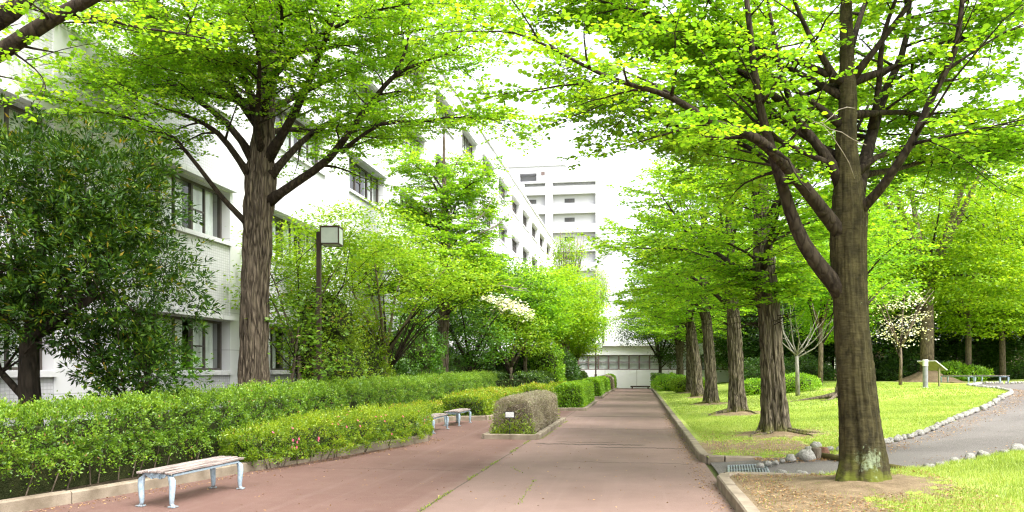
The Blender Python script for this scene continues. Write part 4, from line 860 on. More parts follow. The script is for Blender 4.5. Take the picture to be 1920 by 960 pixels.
MP = dict(per=30, cr=.42, cflat=.28, ls=.19, ratio=.75, shell=.25, nj=.45)
GM = 'yellow-green maples beyond the lawn'
def far_tree(u, F, H, r0, ells, mat, seed, lb, bark='bark_tan', name='maple_tree', trunkh=.45, kw=MP, arms=40, group=GM, n=5):
    p = at(u, 694, F); return clump_tree(name, lb, (p[0], p[1], gz(p[0], p[1])), vase(H, H*.28, r0, n, seed), ells, M[mat], bark, seed=seed, group=group, kw=kw, arms=arms)
m1 = far_tree(1738, 50, 17, .42, [((0,0,10.8),(7.0,5.2,4.8),760), ((3,-1,6.6),(4.4,3.5,2.2),280), ((-3,-1,6.4),(3.8,3.2,2.2),240)], 'yellow', 91, 'largest yellow-green maple, on a bare root mound behind the bollard light')
m2 = far_tree(1815, 55, 12, .22, [((1.5,0,9.6),(7.0,4.5,4.6),640), ((.5,-1,5.0),(5.2,3,2.0),300)], 'yellow', 92, 'maple with a pale forked trunk behind the two far benches')
m3 = far_tree(1538, 42, 8.5, .14, [((0,0,5.8),(3.0,2.6,2.4),300)], 'katsura_far', 93, 'slim green tree right of the domed bush')
for (src, u, F, sc, rz, lb) in ((m2,1880,57,1.0,2.2,'maple at the right edge, behind the clipped low hedge'), (m1,1620,62,.9,1.4,'maple mostly hidden behind the nearest katsura trunk'), (m2,1600,48,.8,4.2,'small maple seen left of the bollard light'), (m1,1480,66,.85,3.3,'maple behind the slim pale bare tree'), (m1,1400,72,.9,5,'maple far behind the third katsura'), (m2,1832,60,1.25,.6,'grey-trunked maple immediately right of the forked one'), (m2,1330,72,.9,1.2,'maple far behind the fourth katsura'), (m1,1950,66,1.0,2,'maple crown overhanging the top right far corner')):
    p = at(u, 694, F); c = copy_tree(src); c.location = (p[0], p[1], gz(p[0], p[1])); c.scale = (sc,)*3; c.rotation_euler = (0,0,rz); c['label'] = lb
    if u in (1600, 1480, 1832, 1330): recol(c, 'katsura_far')
# slim pale bare tree and the white-flowering one
p = at(1496, 694, 34); root = thing('bare_tree', 'slim pale bare tree with upswept branches in front of the domed bush', 'tree', (p[0], p[1], gz(p[0], p[1]))); mb = MB(); r_ = np.random.default_rng(3)
mb.tube([(0,0,-.05),(-.02,0,.9),(-.05,0,1.75)], [.10,.085,.075], 12, 0)
for i in range(9):
    a = i*2.4; e = r_.uniform(.3, .9); q = [np.array([-.05,0,1.65+.03*i])]; d = np.array([math.cos(a)*math.cos(e), math.sin(a)*math.cos(e)*.6, math.sin(e)])
    for j in range(5): d = unit(d+np.array([0,0,.13])+r_.normal(0,.08,3)); q.append(q[-1]+d*.42)
    mb.tube(q, [.035,.03,.022,.016,.011,.005], 5, 0)
    for j in range(2, 5):
        dd = unit(d+r_.normal(0,.5,3)); mb.tube([q[j], q[j]+dd*.35, q[j]+dd*.7+[0,0,.1]], [.012,.008,.003], 4, 0)
mb.build('trunk', M['bark_pale'], root, True)
p = at(1688, 694, 40); clump_tree('flowering_dogwood', 'slender tree dotted with cream blossom left of the bollard light', (p[0], p[1], gz(p[0],p[1])), vase(5.2, 1.6, .085, 5, 6), [((0,0,3.8),(1.6,1.5,1.4),75), ((.2,0,2.5),(1.5,1.2,.7),26)], M['white_flower'], 'bark_tan', seed=95, kw=dict(per=9, cr=.26, cflat=.3, ls=.10, ratio=.85, shell=.2), arms=30)
# dark evergreens behind the lawn
d1 = far_tree(1560, 64, 8.0, .18, [((0,0,4.6),(3.6,3.0,3.0),330), ((1,0,2.6),(3.2,2.6,1.4),130)], 'dark', 96, 'dark evergreen behind the slim green tree', 'bark_dark', 'evergreen_tree', kw=dict(per=26, cr=.45, cflat=.5, ls=.22, ratio=.6, shell=.3), group='dark evergreens behind the lawn')
LB = ['dark evergreen left of the pink wall gap, behind the slim pale tree','dark evergreen behind the second katsura trunk','dark evergreen behind the third katsura trunk','dark evergreen directly behind the cream-blossomed tree','dark evergreen behind the largest maple trunk','dark evergreen between the forked maple and the far benches','dark evergreen right of the grey-trunked maple','dark evergreen nearest the right edge of the lawn','dark evergreen behind the fourth katsura','dark evergreen behind the fifth katsura']
for i, (u, F, sc, rz) in enumerate(((1500,62,.95,1),(1450,64,1.0,2),(1400,66,.9,3),(1665,58,.9,4),(1730,64,1.05,5),(1790,60,.8,.5),(1860,62,.9,1.5),(1930,58,.85,2.5),(1350,72,.9,3.5),(1312,76,.95,4.5))):
    p = at(u, 694, F); c = copy_tree(d1); c.location = (p[0], p[1], gz(p[0],p[1])-.2); c.scale = (sc,)*3; c.rotation_euler = (0,0,rz); c['label'] = LB[i]
p = at(1195, 694, 66); 
clump_tree('oak_tree', 'grey-green small-leaved tree overhanging the far end of the path on the right', (1.75, 68.5, .1), vase(6.4, 2.6, .16, 6, 8), [((-.9,-1,5.6),(3.2,2.6,2.0),230), ((.8,0,3.2),(1.4,1.4,1.6),150), ((-2.2,-1,4.4),(1.6,1.5,.8),45)], M['dark'], 'bark_dark', seed=97, kw=dict(per=32, cr=.36, cflat=.5, ls=.15, ratio=.6, shell=.2), arms=20)
hedge('hedge', 'long low clipped hedge at the far right edge beyond the lawn', [(26.5,57.5),(38,62),(52,66)], 1.4, 1.0, M['hedge_dark'], 75, .13, 320, z0=.83, wild=.02, lump=.05)
bush('round_bush', 'leafy fresh green bush between the root mound and the forked maple', tuple(at(1785,694,54)[:2])+(.82,), [((0,0,.6),(1.0,.8,.7)),((1.3,.2,.5),(1.0,.8,.55))], M['clipped'], 76, .17, 300, GRB, stems=False, lump=.4)
LS = ['dark low shrub below the evergreen left of the cream-blossomed tree','dark low shrub just right of the cream-blossomed tree','dark low shrub left of the largest maple trunk','dark low shrub right of the forked maple','dark low shrub behind the domed bush','dark low shrub between third and second katsura trunks','dark low shrub at the lawn end near the right edge','dark low shrub left of the slim pale tree']
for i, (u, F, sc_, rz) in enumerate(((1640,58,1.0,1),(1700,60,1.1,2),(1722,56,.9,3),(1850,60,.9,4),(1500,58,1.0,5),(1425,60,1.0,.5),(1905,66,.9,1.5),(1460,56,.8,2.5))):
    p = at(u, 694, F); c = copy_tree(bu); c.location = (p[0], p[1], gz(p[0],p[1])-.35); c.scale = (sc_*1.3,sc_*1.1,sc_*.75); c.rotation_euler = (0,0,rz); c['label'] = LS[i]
# bare root mound
p = at(1740, 694, 50); mb = MB(); rings = []
for i in range(9):
    t = i/8; R = 1.9*(1-t)**1.0+.4; z = .8*t**1.5
    rings.append([(R*math.cos(a)*(1+.15*math.sin(3*a+1)), R*.8*math.sin(a)*(1+.12*math.sin(5*a)), z) for a in np.linspace(0, 6.283, 33)[:-1]])
rings = [[(x+.12*mn.noise(Vector((x*2,y*2,z*3))), y+.12*mn.noise(Vector((x*2+9,y*2,z*3))), z+.12*mn.noise(Vector((x*1.5,y*1.5,z*2+5)))) for x, y, z in r9] for r9 in rings]
mb.loft(rings); o = mb.build('earth_mound', m_noise('bare_root_earth', (.12,.085,.05), (.24,.18,.11), 2, .95, .1, .8, .05), None, True); o.location = (p[0], p[1], .82); tag(o, kind='structure')
# trunk base of the tree half hidden behind the near katsura
p = at(1580, 694, 30); row_tree(p[0], p[1], 9.5, 3.0, .2, 61, (.35,.0), P3, 7, 3.6, bark='bark_tan', leafm='katsura_far', label='tree with flared tan roots peeking out left of the nearest katsura trunk', hf=hgt, flare=1.0, rootspec=[(3.2,1.8,.10),(3.8,1.2,.09)], name='maple_tree')

# pinkish building behind the trees, right
root = thing('brick_building', 'low mauve brick building glimpsed behind the trees on the right', 'building', (12, 82, .8)); mb = MB()
mb.box(0, 60, 0, 10, -.5, 3.0); mb.box(-.3, 60.3, -.4, 10.3, 3.0, 3.35, 1); mb.build('wall', [M['mauve_brick'], M['concrete']], root)
wm = MB(); wm.box(0,1.8,-.03,.0,0,1.5,1); 
for x in (0,.87,1.74): wm.box(x,x+.06,-.07,-.035,0,1.5,0)
for z in (0,.72,1.44): wm.box(0.06,1.74,-.065,-.035,z,z+.06,0)
w0 = wm.build('window', [M['white_plastic'], M['room']], root); w0.location = (6, 0, .6)
for x in (16,27,39,50): c = w0.copy(); C.objects.link(c); c.parent = root; c.location = (x, 0, .6)

# ------------------------------------------------------------------ the long white building, left
root = thing('university_building', 'long five-storey white tiled building with recessed dark windows behind the left trees', 'building', (0,0,0)); XF = -12.0; Y0, Y1 = -6.0, 117.0
ends = [22.0+7.2*j for j in range(-3, 13)]; zb = [1.6+3.81*k for k in range(5)]; wh = 1.44; top = 19.9
mb = MB()
prev = Y0
for e in ends:
    mb.box(XF-.9, XF+.03, prev, e-4.6, 0, top-.0, 1); prev = e
mb.box(XF-.9, XF+.03, prev, Y1, 0, top, 1)
for e in ends:
    zz = 0
    for k in range(5):
        mb.box(XF-.88, XF, e-4.6, e, zz, zb[k], 0); mb.box(XF+.002, XF+.10, e-4.62, e+.02, zb[k]-.14, zb[k]-.02, 1); zz = zb[k]+wh
        mb.box(XF-.28, XF+.22, e-4.72, e+.12, zz+.02, zz+.14, 1)
    mb.box(XF-.88, XF, e-4.6, e, zz, top, 0)
mb.box(XF-.95, XF+.12, Y0, Y1, top, top+.25, 1)
mb.box(XF-16, XF-.95, Y0, Y1, top-1.0, top-.6, 1); mb.box(XF-16, XF-15.6, Y0, Y1, 0, top-1.0, 1); mb.box(XF-15.6, XF-.95, Y1-.4, Y1, 0, top-1.0, 1)
mb.box(XF-3.0, XF-2.9, Y0, Y1, 0, top-1.0, 2)
for z in [0.3]+[b-1.2 for b in zb[1:]]: mb.box(XF-2.9, XF-.9, Y0, Y1, z, z+.2, 2)
mb.build('wall', [M['tile'], M['render'], M['room']], root)
fr = MB()
for y in (0, 1.46, 2.98, 4.52): fr.box(XF-.34, XF-.24, y, y+.08, 0, wh)
for a, b in ((.08,1.46),(1.54,2.98),(3.06,4.52)):
    fr.box(XF-.335, XF-.245, a, b, 0, .06); fr.box(XF-.335, XF-.245, a, b, wh-.07, wh); fr.box(XF-.325, XF-.255, a+.62, a+.67, .06, wh-.07); 
    fr.box(XF-.322, XF-.258, a, a+.62, .66, .70)
frame0 = fr.build('window', M['bronze'], root)
gl = mk('glass', [(XF-.29,.08,.06),(XF-.29,4.52,.06),(XF-.29,4.52,wh-.07),(XF-.29,.08,wh-.07)], [(0,1,2,3)], M['glass'], frame0)
cv = []; 
def curt(a, b):
    k = int((b-a)/.04); V = []; F_ = []
    for i in range(k+1):
        y = a+(b-a)*i/k; dx = .03*math.sin(i*1.1)+.015*math.sin(i*2.7); V += [(XF-.46+dx, y, .0), (XF-.46+dx*.6, y, wh-.02)]
    F_ = [(2*i, 2*i+2, 2*i+3, 2*i+1) for i in range(k)]; return V, F_
def panel(a, b): cm = MB(); cm.add(*curt(a, b)); return cm.build('curtain', M['curtain'], frame0, True)
cs_ = [panel(.10,1.40), panel(1.75,2.9), panel(3.2,4.5)]
first = True; rr_ = random.Random(4)
for j, e in enumerate(ends):
    for k in range(5):
        if first: w = frame0; first = False
        else: w = copy_tree(frame0)
        w.parent = root; w.location = (0, e-4.6, zb[k])
        if (j, k) not in ((0,0),(2,0),(2,1)) and rr_.random() < .35:
            ch = [c for c in w.children if c.name.startswith('curtain')]; bpy.data.objects.remove(rr_.choice(ch)) if w is not frame0 else None
vp = MB(); vp.tube([(XF-.02,0,0),(XF+.14,0,0),(XF+.2,0,-.05),(XF+.22,0,-.14)], .085, 14); o = vp.build('vent_pipe', M['grey_post'], root, True); o.location = (0, 22.9, 4.35)

# low building across the end of the path
root = thing('low_building', 'low white building with a mauve-framed window strip closing the path', 'building', (-14, 71.2, 0)); mb = MB()
W_ = 30.0
mb.box(0, W_, .3, 9, 0, 1.62); mb.box(0, W_, .3, 9, 2.95, 3.75, 0); mb.box(-.2, W_+.2, 0, 9.2, 3.75, 3.95, 0); mb.box(0, W_, .56, .62, 1.62, 2.95, 1)  # last box: white sheet added behind the glass, painting a bright interior
mb.box(0, .5, .3, 2.0, 1.62, 2.95, 0); mb.box(W_-.5, W_, .3, 2.0, 1.62, 2.95, 0)
mb.box(.0, 10.6, 3.0, 9, 3.95, 6.6, 0); mb.box(11.0, 24, 4.0, 9, 3.95, 6.6, 0); mb.box(-.2, 24.2, 2.2, 9.2, 6.6, 7.4, 0); 
mb.build('wall', [M['white_paint'], M['curtain']], root)
wm = MB(); 
wm.box(0,.09,.36,.5,0,1.33); wm.box(.86,.90,.38,.48,.06,1.27); 
wm.box(.09,.86,.37,.49,0,.07); wm.box(.09,.86,.37,.49,1.26,1.33); wm.box(.09,.86,.385,.475,.66,.74)
w0 = wm.build('window', M['mauve'], root); w0.location = (.5,0,1.62)
g0 = mk('glass', [(.09,.43,.07),(.86,.43,.07),(.86,.43,1.26),(.09,.43,1.26)], [(0,1,2,3)], M['glass'], w0)
for k in range(1, 32): c = copy_tree(w0); c.location = (.5+.9*k, 0, 1.62)
mb = MB()
for x in (2.6,5.4,8.2,11,13.8,16.6,19.4,22.2): mb.box(x, x+.02, .285, .30, .05, 1.6)
mb.build('panel_joint', M['mauve'], root)
p = at(1182, 694, 69); q = at(1218, 694, 69); mb = MB(); mb.box(0, 1.7, -.10, .10, .12, .24, 0, .015); mb.box(.1,.22,-.08,.08,0,.118); mb.box(1.45,1.57,-.08,.08,0,.118)
o = mb.build('low_barrier', M['brown_metal']); o.location = (p[0], p[1], 0); tag(o, 'low dark barrier bar standing before the low white building', 'barrier')

# far tower block
root = thing('tower_block', 'tall pale tower block with a stepped penthouse rising beyond the left building', 'building', (0,0,0)); YT = 150.0; mb = MB()
def tx(u): return at(u, 694, 156)[0]
xa, xb = -36.0, tx(1141); zt = 1.6+342*156/FPX
mb.box(xa, xb, YT+.8, YT+18, 0, zt-.3, 0); mb.box(xa-.05, xb+.05, YT-.03, YT+18.05, zt-.3, zt, 0)
cols = [(xa, tx(990)), (tx(1028), tx(1042)), (tx(1120), xb)]
for a, b in cols: mb.box(a, b, YT, YT+.8, 0, zt-.3, 0)
for (a, b) in ((tx(990), tx(1028)), (tx(1042), tx(1120))):
    for k in range(11):
        zc = 1.6+(694-376)*156/FPX-k*34.7*156/FPX
        if zc < 1: break
        mb.box(a, b, YT+.02, YT+.8, zc, min(zc+1.6, zt-.3), 0)
zp = 1.6+376*156/FPX; xp = tx(1063); ra, rb_ = tx(979), tx(1010)
mb.box(xa, ra, YT+1.5, YT+14, zt, zp-.25, 0); mb.box(rb_, xp, YT+1.5, YT+14, zt, zp-.25, 0); mb.box(ra, rb_, YT+1.5, YT+14, zt, zt+.5, 0); mb.box(ra, rb_, YT+1.5, YT+14, zt+2.0, zp-.25, 0); mb.box(ra, rb_, YT+3.5, YT+14, zt+.5, zt+2.0, 0)
mb.box(xa, xp+.05, YT+1.4, YT+14.1, zp-.25, zp, 0)
mb.build('wall', M['tower'], root)
wm = MB(); wm.box(0, 1.9, -.05, -.01, 0, .75, 0); wm.box(.9,1.0,-.08,-.052,0,.75,1); w0 = wm.build('window', [M['room'], M['bronze']], root); i = 0
for k in range(8):
    for u in (992, 1063):
        z = 1.6+(694-390)*156/FPX-k*34.7*156/FPX
        w = w0 if i == 0 else w0.copy()
        if i: C.objects.link(w)
        w.parent = root; w.location = (tx(u), YT+.8, z); i += 1
mb = MB(); mb.box(0, .65, -.05, -.01, 0, .65); o = mb.build('vent', M['mauve'], root); o.location = (tx(1019), YT+1.5, zt+1.6)

# ------------------------------------------------------------------ lamps
def lamp(label, x, y, h, s, rz, group='path lamps'):
    root = thing('street_lamp', label, 'street lamp', (x, y, 0), rz, group); mb = MB()
    mb.box(-.065*s,.065*s,-.065*s,.065*s,0,h-.12*s,0,.008); mb.box(-.11*s,.11*s,-.11*s,.11*s,.0,h*.33,0,.012); mb.box(-.067*s,.25*s,-.03*s,.03*s,h-.30*s,h-.24*s,0); mb.build('post', M['brown_metal'], root)
    fr = MB(); a, b = .10*s, .66*s; c = .28*s; z0, z1 = h-.52*s, h; e = .018*s
    for yy in (-c, c-2*e):
        for z in (z0, z1-2*e): fr.box(a, b, yy, yy+2*e, z, z+2*e)
        for xx in (a, b-2*e): fr.box(xx, xx+2*e, yy+.001, yy+2*e-.001, z0+2*e, z1-2*e)
    for xx in (a, b-2*e):
        for z in (z0, z1-2*e): fr.box(xx+.001, xx+2*e-.001, -c+2*e, c-2*e, z, z+2*e)
    fr.box(a+.003, b-.003, -c+.003, c-.003, z1+.001, z1+.02*s)
    lan = fr.build('lantern_frame', M['brown_metal'], root)
    g = MB(); g.box(a+e*.6, b-e*.6, -c+e*.6, c-e*.6, z0+e*.6, z1-e*.6); g.build('glass', M['frosted'], lan); return root
p = at(598, 694, 20.7); lamp('tall brown street lamp with box lantern, beside the big left trunk', p[0], p[1], 5.30, .88, math.radians(8))
p = at(1117, 694, 66); lamp('distant street lamp standing before the low white building', p[0], p[1], 3.85, .85, math.radians(8))

# ------------------------------------------------------------------ benches
def bench(label, x, y, rz, L=1.62, z=0, group='slatted benches with pale blue cast legs'):
    root = thing('park_bench', label, 'bench', (x, y, z), rz, group); mb = MB(); W = .44; n = 5; sw = (W-.020*(n-1))/n
    for i in range(n):
        x0 = -W/2+i*(sw+.020); cxn = (x0+sw/2)/(W/2); dz = -.028*cxn**4+.012*(1-cxn**2)*0; mb.box(x0, x0+sw, -L/2, L/2, .405+dz, .435+dz, 0, .006)
    mb.build('seat', M['slats'], root)
    for sy in (-1, 1):
        yy = sy*(L/2-.07)
        for sx in (-1, 1):
            lg = MB(); P_ = [(sx*.150,.385),(sx*.178,.360),(sx*.200,.32),(sx*.206,.25),(sx*.198,.12),(sx*.196,.045),(sx*.212,.018)]
            R_ = [.024,.036,.042,.038,.030,.024,.024]
            rings = []
            for (px, pz), rr in zip(P_, R_): rings.append([(px+rr*math.cos(a), yy+.034*math.sin(a)*(1.0 if pz > .1 else .8), pz+(rr*.5*math.cos(a)*(-sx) if pz > .33 else 0)) for a in np.linspace(0, 6.283, 13)[:-1]])
            lg.loft(rings); lg.box(sx*.212-.045, sx*.212+.045, yy-.045, yy+.045, 0, .02, 0, .006)
            lg.tube([(sx*.19, yy-.036, .335), (sx*.19, yy+.036, .335)], .017, 12)
            lg.build('leg', M['bench_metal'], root, False)
        ap = MB(); xs_ = np.linspace(-.17, .17, 25); top_ = []; bot = []
        for xx in xs_:
            t = xx/.17; top_.append((xx, .402-.006*t*t)); bot.append((xx, .33+.034*abs(math.cos(t*math.pi*.92))**.8*(1 if abs(t) > .35 else .25)+.03*abs(t)**3))
        for k in range(24):
            a, b = k, k+1
            ap.add([(top_[a][0],yy-.012,top_[a][1]),(top_[b][0],yy-.012,top_[b][1]),(bot[b][0],yy-.012,bot[b][1]),(bot[a][0],yy-.012,bot[a][1]),(top_[a][0],yy+.012,top_[a][1]),(top_[b][0],yy+.012,top_[b][1]),(bot[b][0],yy+.012,bot[b][1]),(bot[a][0],yy+.012,bot[a][1])],
                   [(0,1,2,3),(7,6,5,4),(3,2,6,7),(0,4,5,1)])
        for sx in (-1, 1):
            sp_ = [(sx*(.055+.028*math.cos(t)*(1-t/14)), yy-.016, .352+.028*math.sin(t)*(1-t/14)) for t in np.linspace(0, 9.5, 26)]
            ap.tube(sp_, .006, 5); ap.tube([(p_[0], yy+.016, p_[2]) for p_ in sp_], .006, 5)
        ap.build('end_bracket', M['bench_metal'], root)
    for sx in (-1, 1):
        rl = MB(); rl.box(sx*.19-.014, sx*.19+.014, -L/2+.1, L/2-.1, .355, .385, 0, .005); rl.build('side_rail', M['bench_metal'], root)
    return root
b0 = bench('weathered slatted bench nearest the camera, in front of the loose hedge', -5.53, 9.27, math.radians(-2.5))
def bcopy(lb, x, y, rz, z=0): c = copy_tree(b0); c.location = (x, y, z); c.rotation_euler = (0,0,rz); c['label'] = lb
bcopy('slatted bench half hidden behind the flowering azalea hedge', -5.32, 20.25, 0)
bcopy('slatted bench beside the orange-tinted azaleas, facing the dry grey hedge', -5.27, 22.95, 0)
for (u0, u1, v, F, lb) in ((1766,1827,0,47,'left one of the two far benches beyond the lawn'), (1829,1887,0,43,'right one of the two far benches beyond the lawn')):
    p = at(u0+5, 694, F+1.0); q = at(u1-5, 694, F-1.0); d = q-p; z = float(hgt(p[0],p[1]))+.02
    c = copy_tree(b0); c.location = ((p[0]+q[0])/2, (p[1]+q[1])/2, z); c.rotation_euler = (0,0,math.atan2(d[1], d[0])-math.pi/2); c['label'] = lb; c.scale = (1.15,1.4,1)

# ------------------------------------------------------------------ small sign, info board, bollard light
p = lay(966, 826); root = thing('plant_sign', 'small black-framed sign plate on a stake before the dry grey hedge', 'sign', (-2.98, 18.36, .05)); mb = MB()
mb.tube([(0,.01,0),(0,.01,.52)], .012, 8); mb.build('stake', M['black'], root)
mb = MB(); t_ = .35
def tilt(pts): return [(x, y*math.cos(t_)-z*0, z) for x, y, z in pts]
mb.box(-.115,.115,-.012,.006,.43,.585,0,.004); mb.box(-.095,.095,-.0155,-.0125,.452,.565,1)
mb.build('plate', [M['black'], M['white_plastic']], root)
mb = MB(); rr_ = random.Random(2)
for r in range(4):
    z = .548-r*.024; xx = -.08
    while xx < .07: l = rr_.uniform(.008,.02); mb.box(xx, min(xx+l,.085), -.0175, -.016, z-.010, z); xx += l+.006
mb.build('lettering', M['grey_post'], root)
p = at(1735, 694, 33.0); z = float(hgt(p[0],p[1])); root = thing('bollard_light', 'round grey bollard light with white head beside the slanted board', 'bollard light', (p[0], p[1], z)); mb = MB()
mb.tube([(0,0,0),(0,0,.03),(0,0,.86)], [.14,.10,.10], 20); mb.build('post', M['grey_post'], root, False)
mb = MB(); mb.tube([(0,0,.89),(0,0,1.09)], .102, 20); mb.tube([(0,0,1.09),(0,0,1.15),(0,0,1.16)], [.108,.108,.09], 20); mb.build('head', M['white_plastic'], root)
mb = MB(); mb.tube([(0,0,.86),(0,0,.89)], .092, 20); mb.build('collar', M['black'], root)
p = at(1748, 694, 34.5); z = float(hgt(p[0],p[1])); root = thing('information_board', 'slanted olive information board on two posts behind the bollard light', 'information board', (p[0], p[1], z), math.radians(25)); mb = MB()
for y in (-.38,.38):
    b = MB(); b.box(-.03,.03,y-.03,y+.03,0,.86); b.build('post', M['olive_metal'], root)
mb.add([(-.28,-.5,1.14),(.28,-.5,.76),(.28,.5,.76),(-.28,.5,1.14),(-.30,-.5,1.10),(.26,-.5,.72),(.26,.5,.72),(-.30,.5,1.10)], [(0,1,2,3),(7,6,5,4),(0,4,5,1),(1,5,6,2),(2,6,7,3),(3,7,4,0)])
mb.build('panel', M['olive_metal'], root)
mb = MB(); mb.tube([(-.30,-.51,1.13),(.29,-.51,.745)], .02, 6); mb.tube([(-.30,-.51,1.13),(-.30,.51,1.13)], .02, 6); mb.tube([(-.30,.51,1.13),(.29,.51,.745)], .02, 6); mb.build('frame', M['white_plastic'], root)

# ------------------------------------------------------------------ drain grate, log step, stones
root = thing('drain_grate', 'galvanised steel drain grate at the mouth of the gravel path', 'drain grate', (1.66, 12.72, mouthz(1.66, 12.7)+.012), math.radians(-6)); root.rotation_euler[1] = -.075; mb = MB()
for x in (-.30,.27): mb.box(x, x+.03, -.55, .55, -.02, .012)
for y in (-.55,.52): mb.box(-.27, .27, y, y+.03, -.02, .011)
mb.build('frame', M['steel'], root); mb = MB()
for i in range(13): mb.box(-.25+i*.041, -.232+i*.041, -.52, .52, -.015, .008)
mb.box(-.27,.27,-.012,.012,-.018,.005); mb.build('grille', M['steel'], root)
o = mk('dark_drain', [(-.27,-.52,-.0125),(.27,-.52,-.0125),(.27,.52,-.0125),(-.27,.52,-.0125)], [(0,1,2,3)], M['black'], root); o.name = 'channel'
def along(a, b, z): return [(a[0]*(1-t)+b[0]*t, a[1]*(1-t)+b[1]*t, z) for t in np.linspace(0,1,7)]
mb = MB(); a_, b_ = (2.93,13.72), (3.72,11.95); mb.tube([(x, y, z+.008*math.sin(i*2)) for i, (x, y, z) in enumerate(along(a_, b_, .20))], .05, 12); o = mb.build('log_step', M['log'], None, True); tag(o, 'mossy half-buried log forming a step across the gravel path', 'log step')
mb = MB(); mb.tube([(0,0,-.1),(0,0,.20),(0,0,.215)], [.075,.078,.068], 14); o = mb.build('wooden_post', M['log_end']); o.location = (2.86,13.62,.12); tag(o, 'short weathered wooden peg at the left end of the log step', 'wooden peg')
def stone_mesh(seed, s=(1,1,1)):
    r = np.random.default_rng(seed); rings = []; V = []
    for i, a in enumerate(np.linspace(-1.45, 1.45, 9)):
        rings.append([])
        for b in np.linspace(0, 6.283, 15)[:-1]:
            q = np.array([math.cos(a)*math.cos(b), math.cos(a)*math.sin(b), math.sin(a)]); k = 1+.22*mn.noise(Vector(q*1.3)+Vector((seed*3.1,0,0)))*2+.05*mn.noise(Vector(q*4)+Vector((seed,1,0)))
            rings[-1].append(tuple(q*k*np.array(s)))
    mb = MB(); mb.loft(rings); return mb
proto = [];
for i in range(6):
    o = stone_mesh(i+1, (1, .8, .72)).build('edging_stone', M['stone'], None, True); proto.append(o.data); bpy.data.objects.remove(o)
def stone(x, y, z, s, rz, data, label, group, name='edging_stone', sc=None):
    o = bpy.data.objects.new(name, data); C.objects.link(o); o.location = (x, y, z); o.rotation_euler = (0,0,rz); o.scale = sc or (s,)*3; return tag(o, label, 'stone', group)
rs = random.Random(9)
CL = [(1440,873,.10,'small pale stone right at the end of the kerb'),(1453,871,.09,'second small stone from the kerb end'),(1467,866,.075,'smallest stone between two paler ones near the kerb end'),(1482,864,.15,'long flattish pale stone in the stone cluster'),(1499,858,.11,'pale stone leaning on the largest boulder, left side'),(1512,862,.22,'largest pale boulder in the stone cluster'),(1516,845,.11,'round stone perched behind the largest boulder'),(1531,840,.16,'tall round boulder at the back of the stone cluster'),(1556,845,.11,'round grey stone left of the last small pair'),(1573,845,.10,'small round stone nearest the big katsura trunk'),(1425,876,.09,'grey stone touching the kerb end')]
for i, (u, v, s, lb) in enumerate(CL):
    p = lay(u, v, True); stone(p[0], p[1], p[2]+s*.25, s*.66, rs.uniform(0,6), proto[i % 6], lb, 'cobbles clustered by the log step', 'boulder')
m2_ = proto[2].copy(); m2_.materials.clear(); m2_.materials.append(M['stone_brown']); p = lay(1544, 852, True); stone(p[0], p[1], p[2]+.05, .12, 1, m2_, 'reddish brown stone among the pale cobbles', 'cobbles clustered by the log step', 'boulder')
def edge_line(L, step, label, grp, zoff=.0, smin=.065, smax=.095, growth=1.0):
    L = np.array(L, float); seg = np.linalg.norm(np.diff(L, axis=0), axis=1); cs = np.r_[0, np.cumsum(seg)]; t = .1; n = 0
    while t < cs[-1]:
        i = min(np.searchsorted(cs, t)-1, len(seg)-1); f = (t-cs[i])/seg[i]; p = L[i]*(1-f)+L[i+1]*f; s = rs.uniform(smin, smax); d = L[i+1]-L[i]
        x, y = p[0]+rs.gauss(0,.02), p[1]+rs.gauss(0,.02)
        stone(x, y, float(hgt(x,y))+s*.30+zoff, s, math.atan2(d[1], d[0])+rs.uniform(-.5,.5), proto[rs.randrange(6)], label, grp, sc=(s*rs.uniform(.95,1.35), s*rs.uniform(.8,1.1), s*rs.uniform(.8,1.1))); t += step*s/((smin+smax)/2); n += 1
    print('stones', n)
edge_line(UP[2:10], .19, 'grey stone in the curved row edging the lawn side of the gravel path', 'stones edging the far side of the gravel path')
edge_line(UP[9:13], .34, 'far grey stone in the row where the gravel path bends out of sight', 'far stones edging the gravel path', smin=.08, smax=.12)
edge_line([(3.95,11.9)]+LO[4:8], .36, 'pale half-sunken stone edging the near grass side of the gravel path', 'stones edging the near side of the gravel path', -.03, .08, .12)
edge_line([(1.95,11.8),(2.65,11.78)], .2, 'small white stone sunk along the near lip of the gravel path mouth', 'small white stones at the path mouth', -.03, .05, .08)
# far plaza
V = [(x, y, float(hgt(x, y))+.008) for x, y in ((14.2,34.5),(15.4,40),(18.7,47),(23.6,52),(30,55.2),(46,58.2),(60,60),(60,48),(48,47.2),(34,45.7),(25.2,41.2),(19.7,34.2))]

# ------------------------------------------------------------------ grass, weeds, litter
r_ = np.random.default_rng(77)
def scatter_grass(n, x0, x1, y0, y1, h, w, keepf):
    x = r_.uniform(x0, x1, n); y = r_.uniform(y0, y1, n); bb = bare(x, y)+r_.normal(0, .18, n); k = (bb < .45) & ~inpoly(x, y, SPOLY) & keepf(x, y)
    x, y = x[k], y[k]; m = len(x); z = hgt(x, y)+.012*np.sin(x*7.1+y*3)*np.sin(y*5.3-x*2); hh = h*r_.uniform(.5, 1.3, m); a = r_.uniform(0, 6.28, m); ww = w*r_.uniform(.7,1.3,m)
    B = np.c_[x, y, z-.005]; d = np.c_[np.cos(a), np.sin(a), np.zeros(m)]*ww[:,None]/2; T = B+np.c_[r_.normal(0,.35,m)*hh, r_.normal(0,.35,m)*hh, hh]
    V = np.stack([B-d, B+d, T], 1).reshape(-1,3); pn = np.array([mn.noise(Vector((p, q, 0))*.7) for p, q in zip(x, y)]); return V, np.arange(m*3).reshape(m,3), np.clip(.5+.35*pn+r_.normal(0,.2,m),0,1)
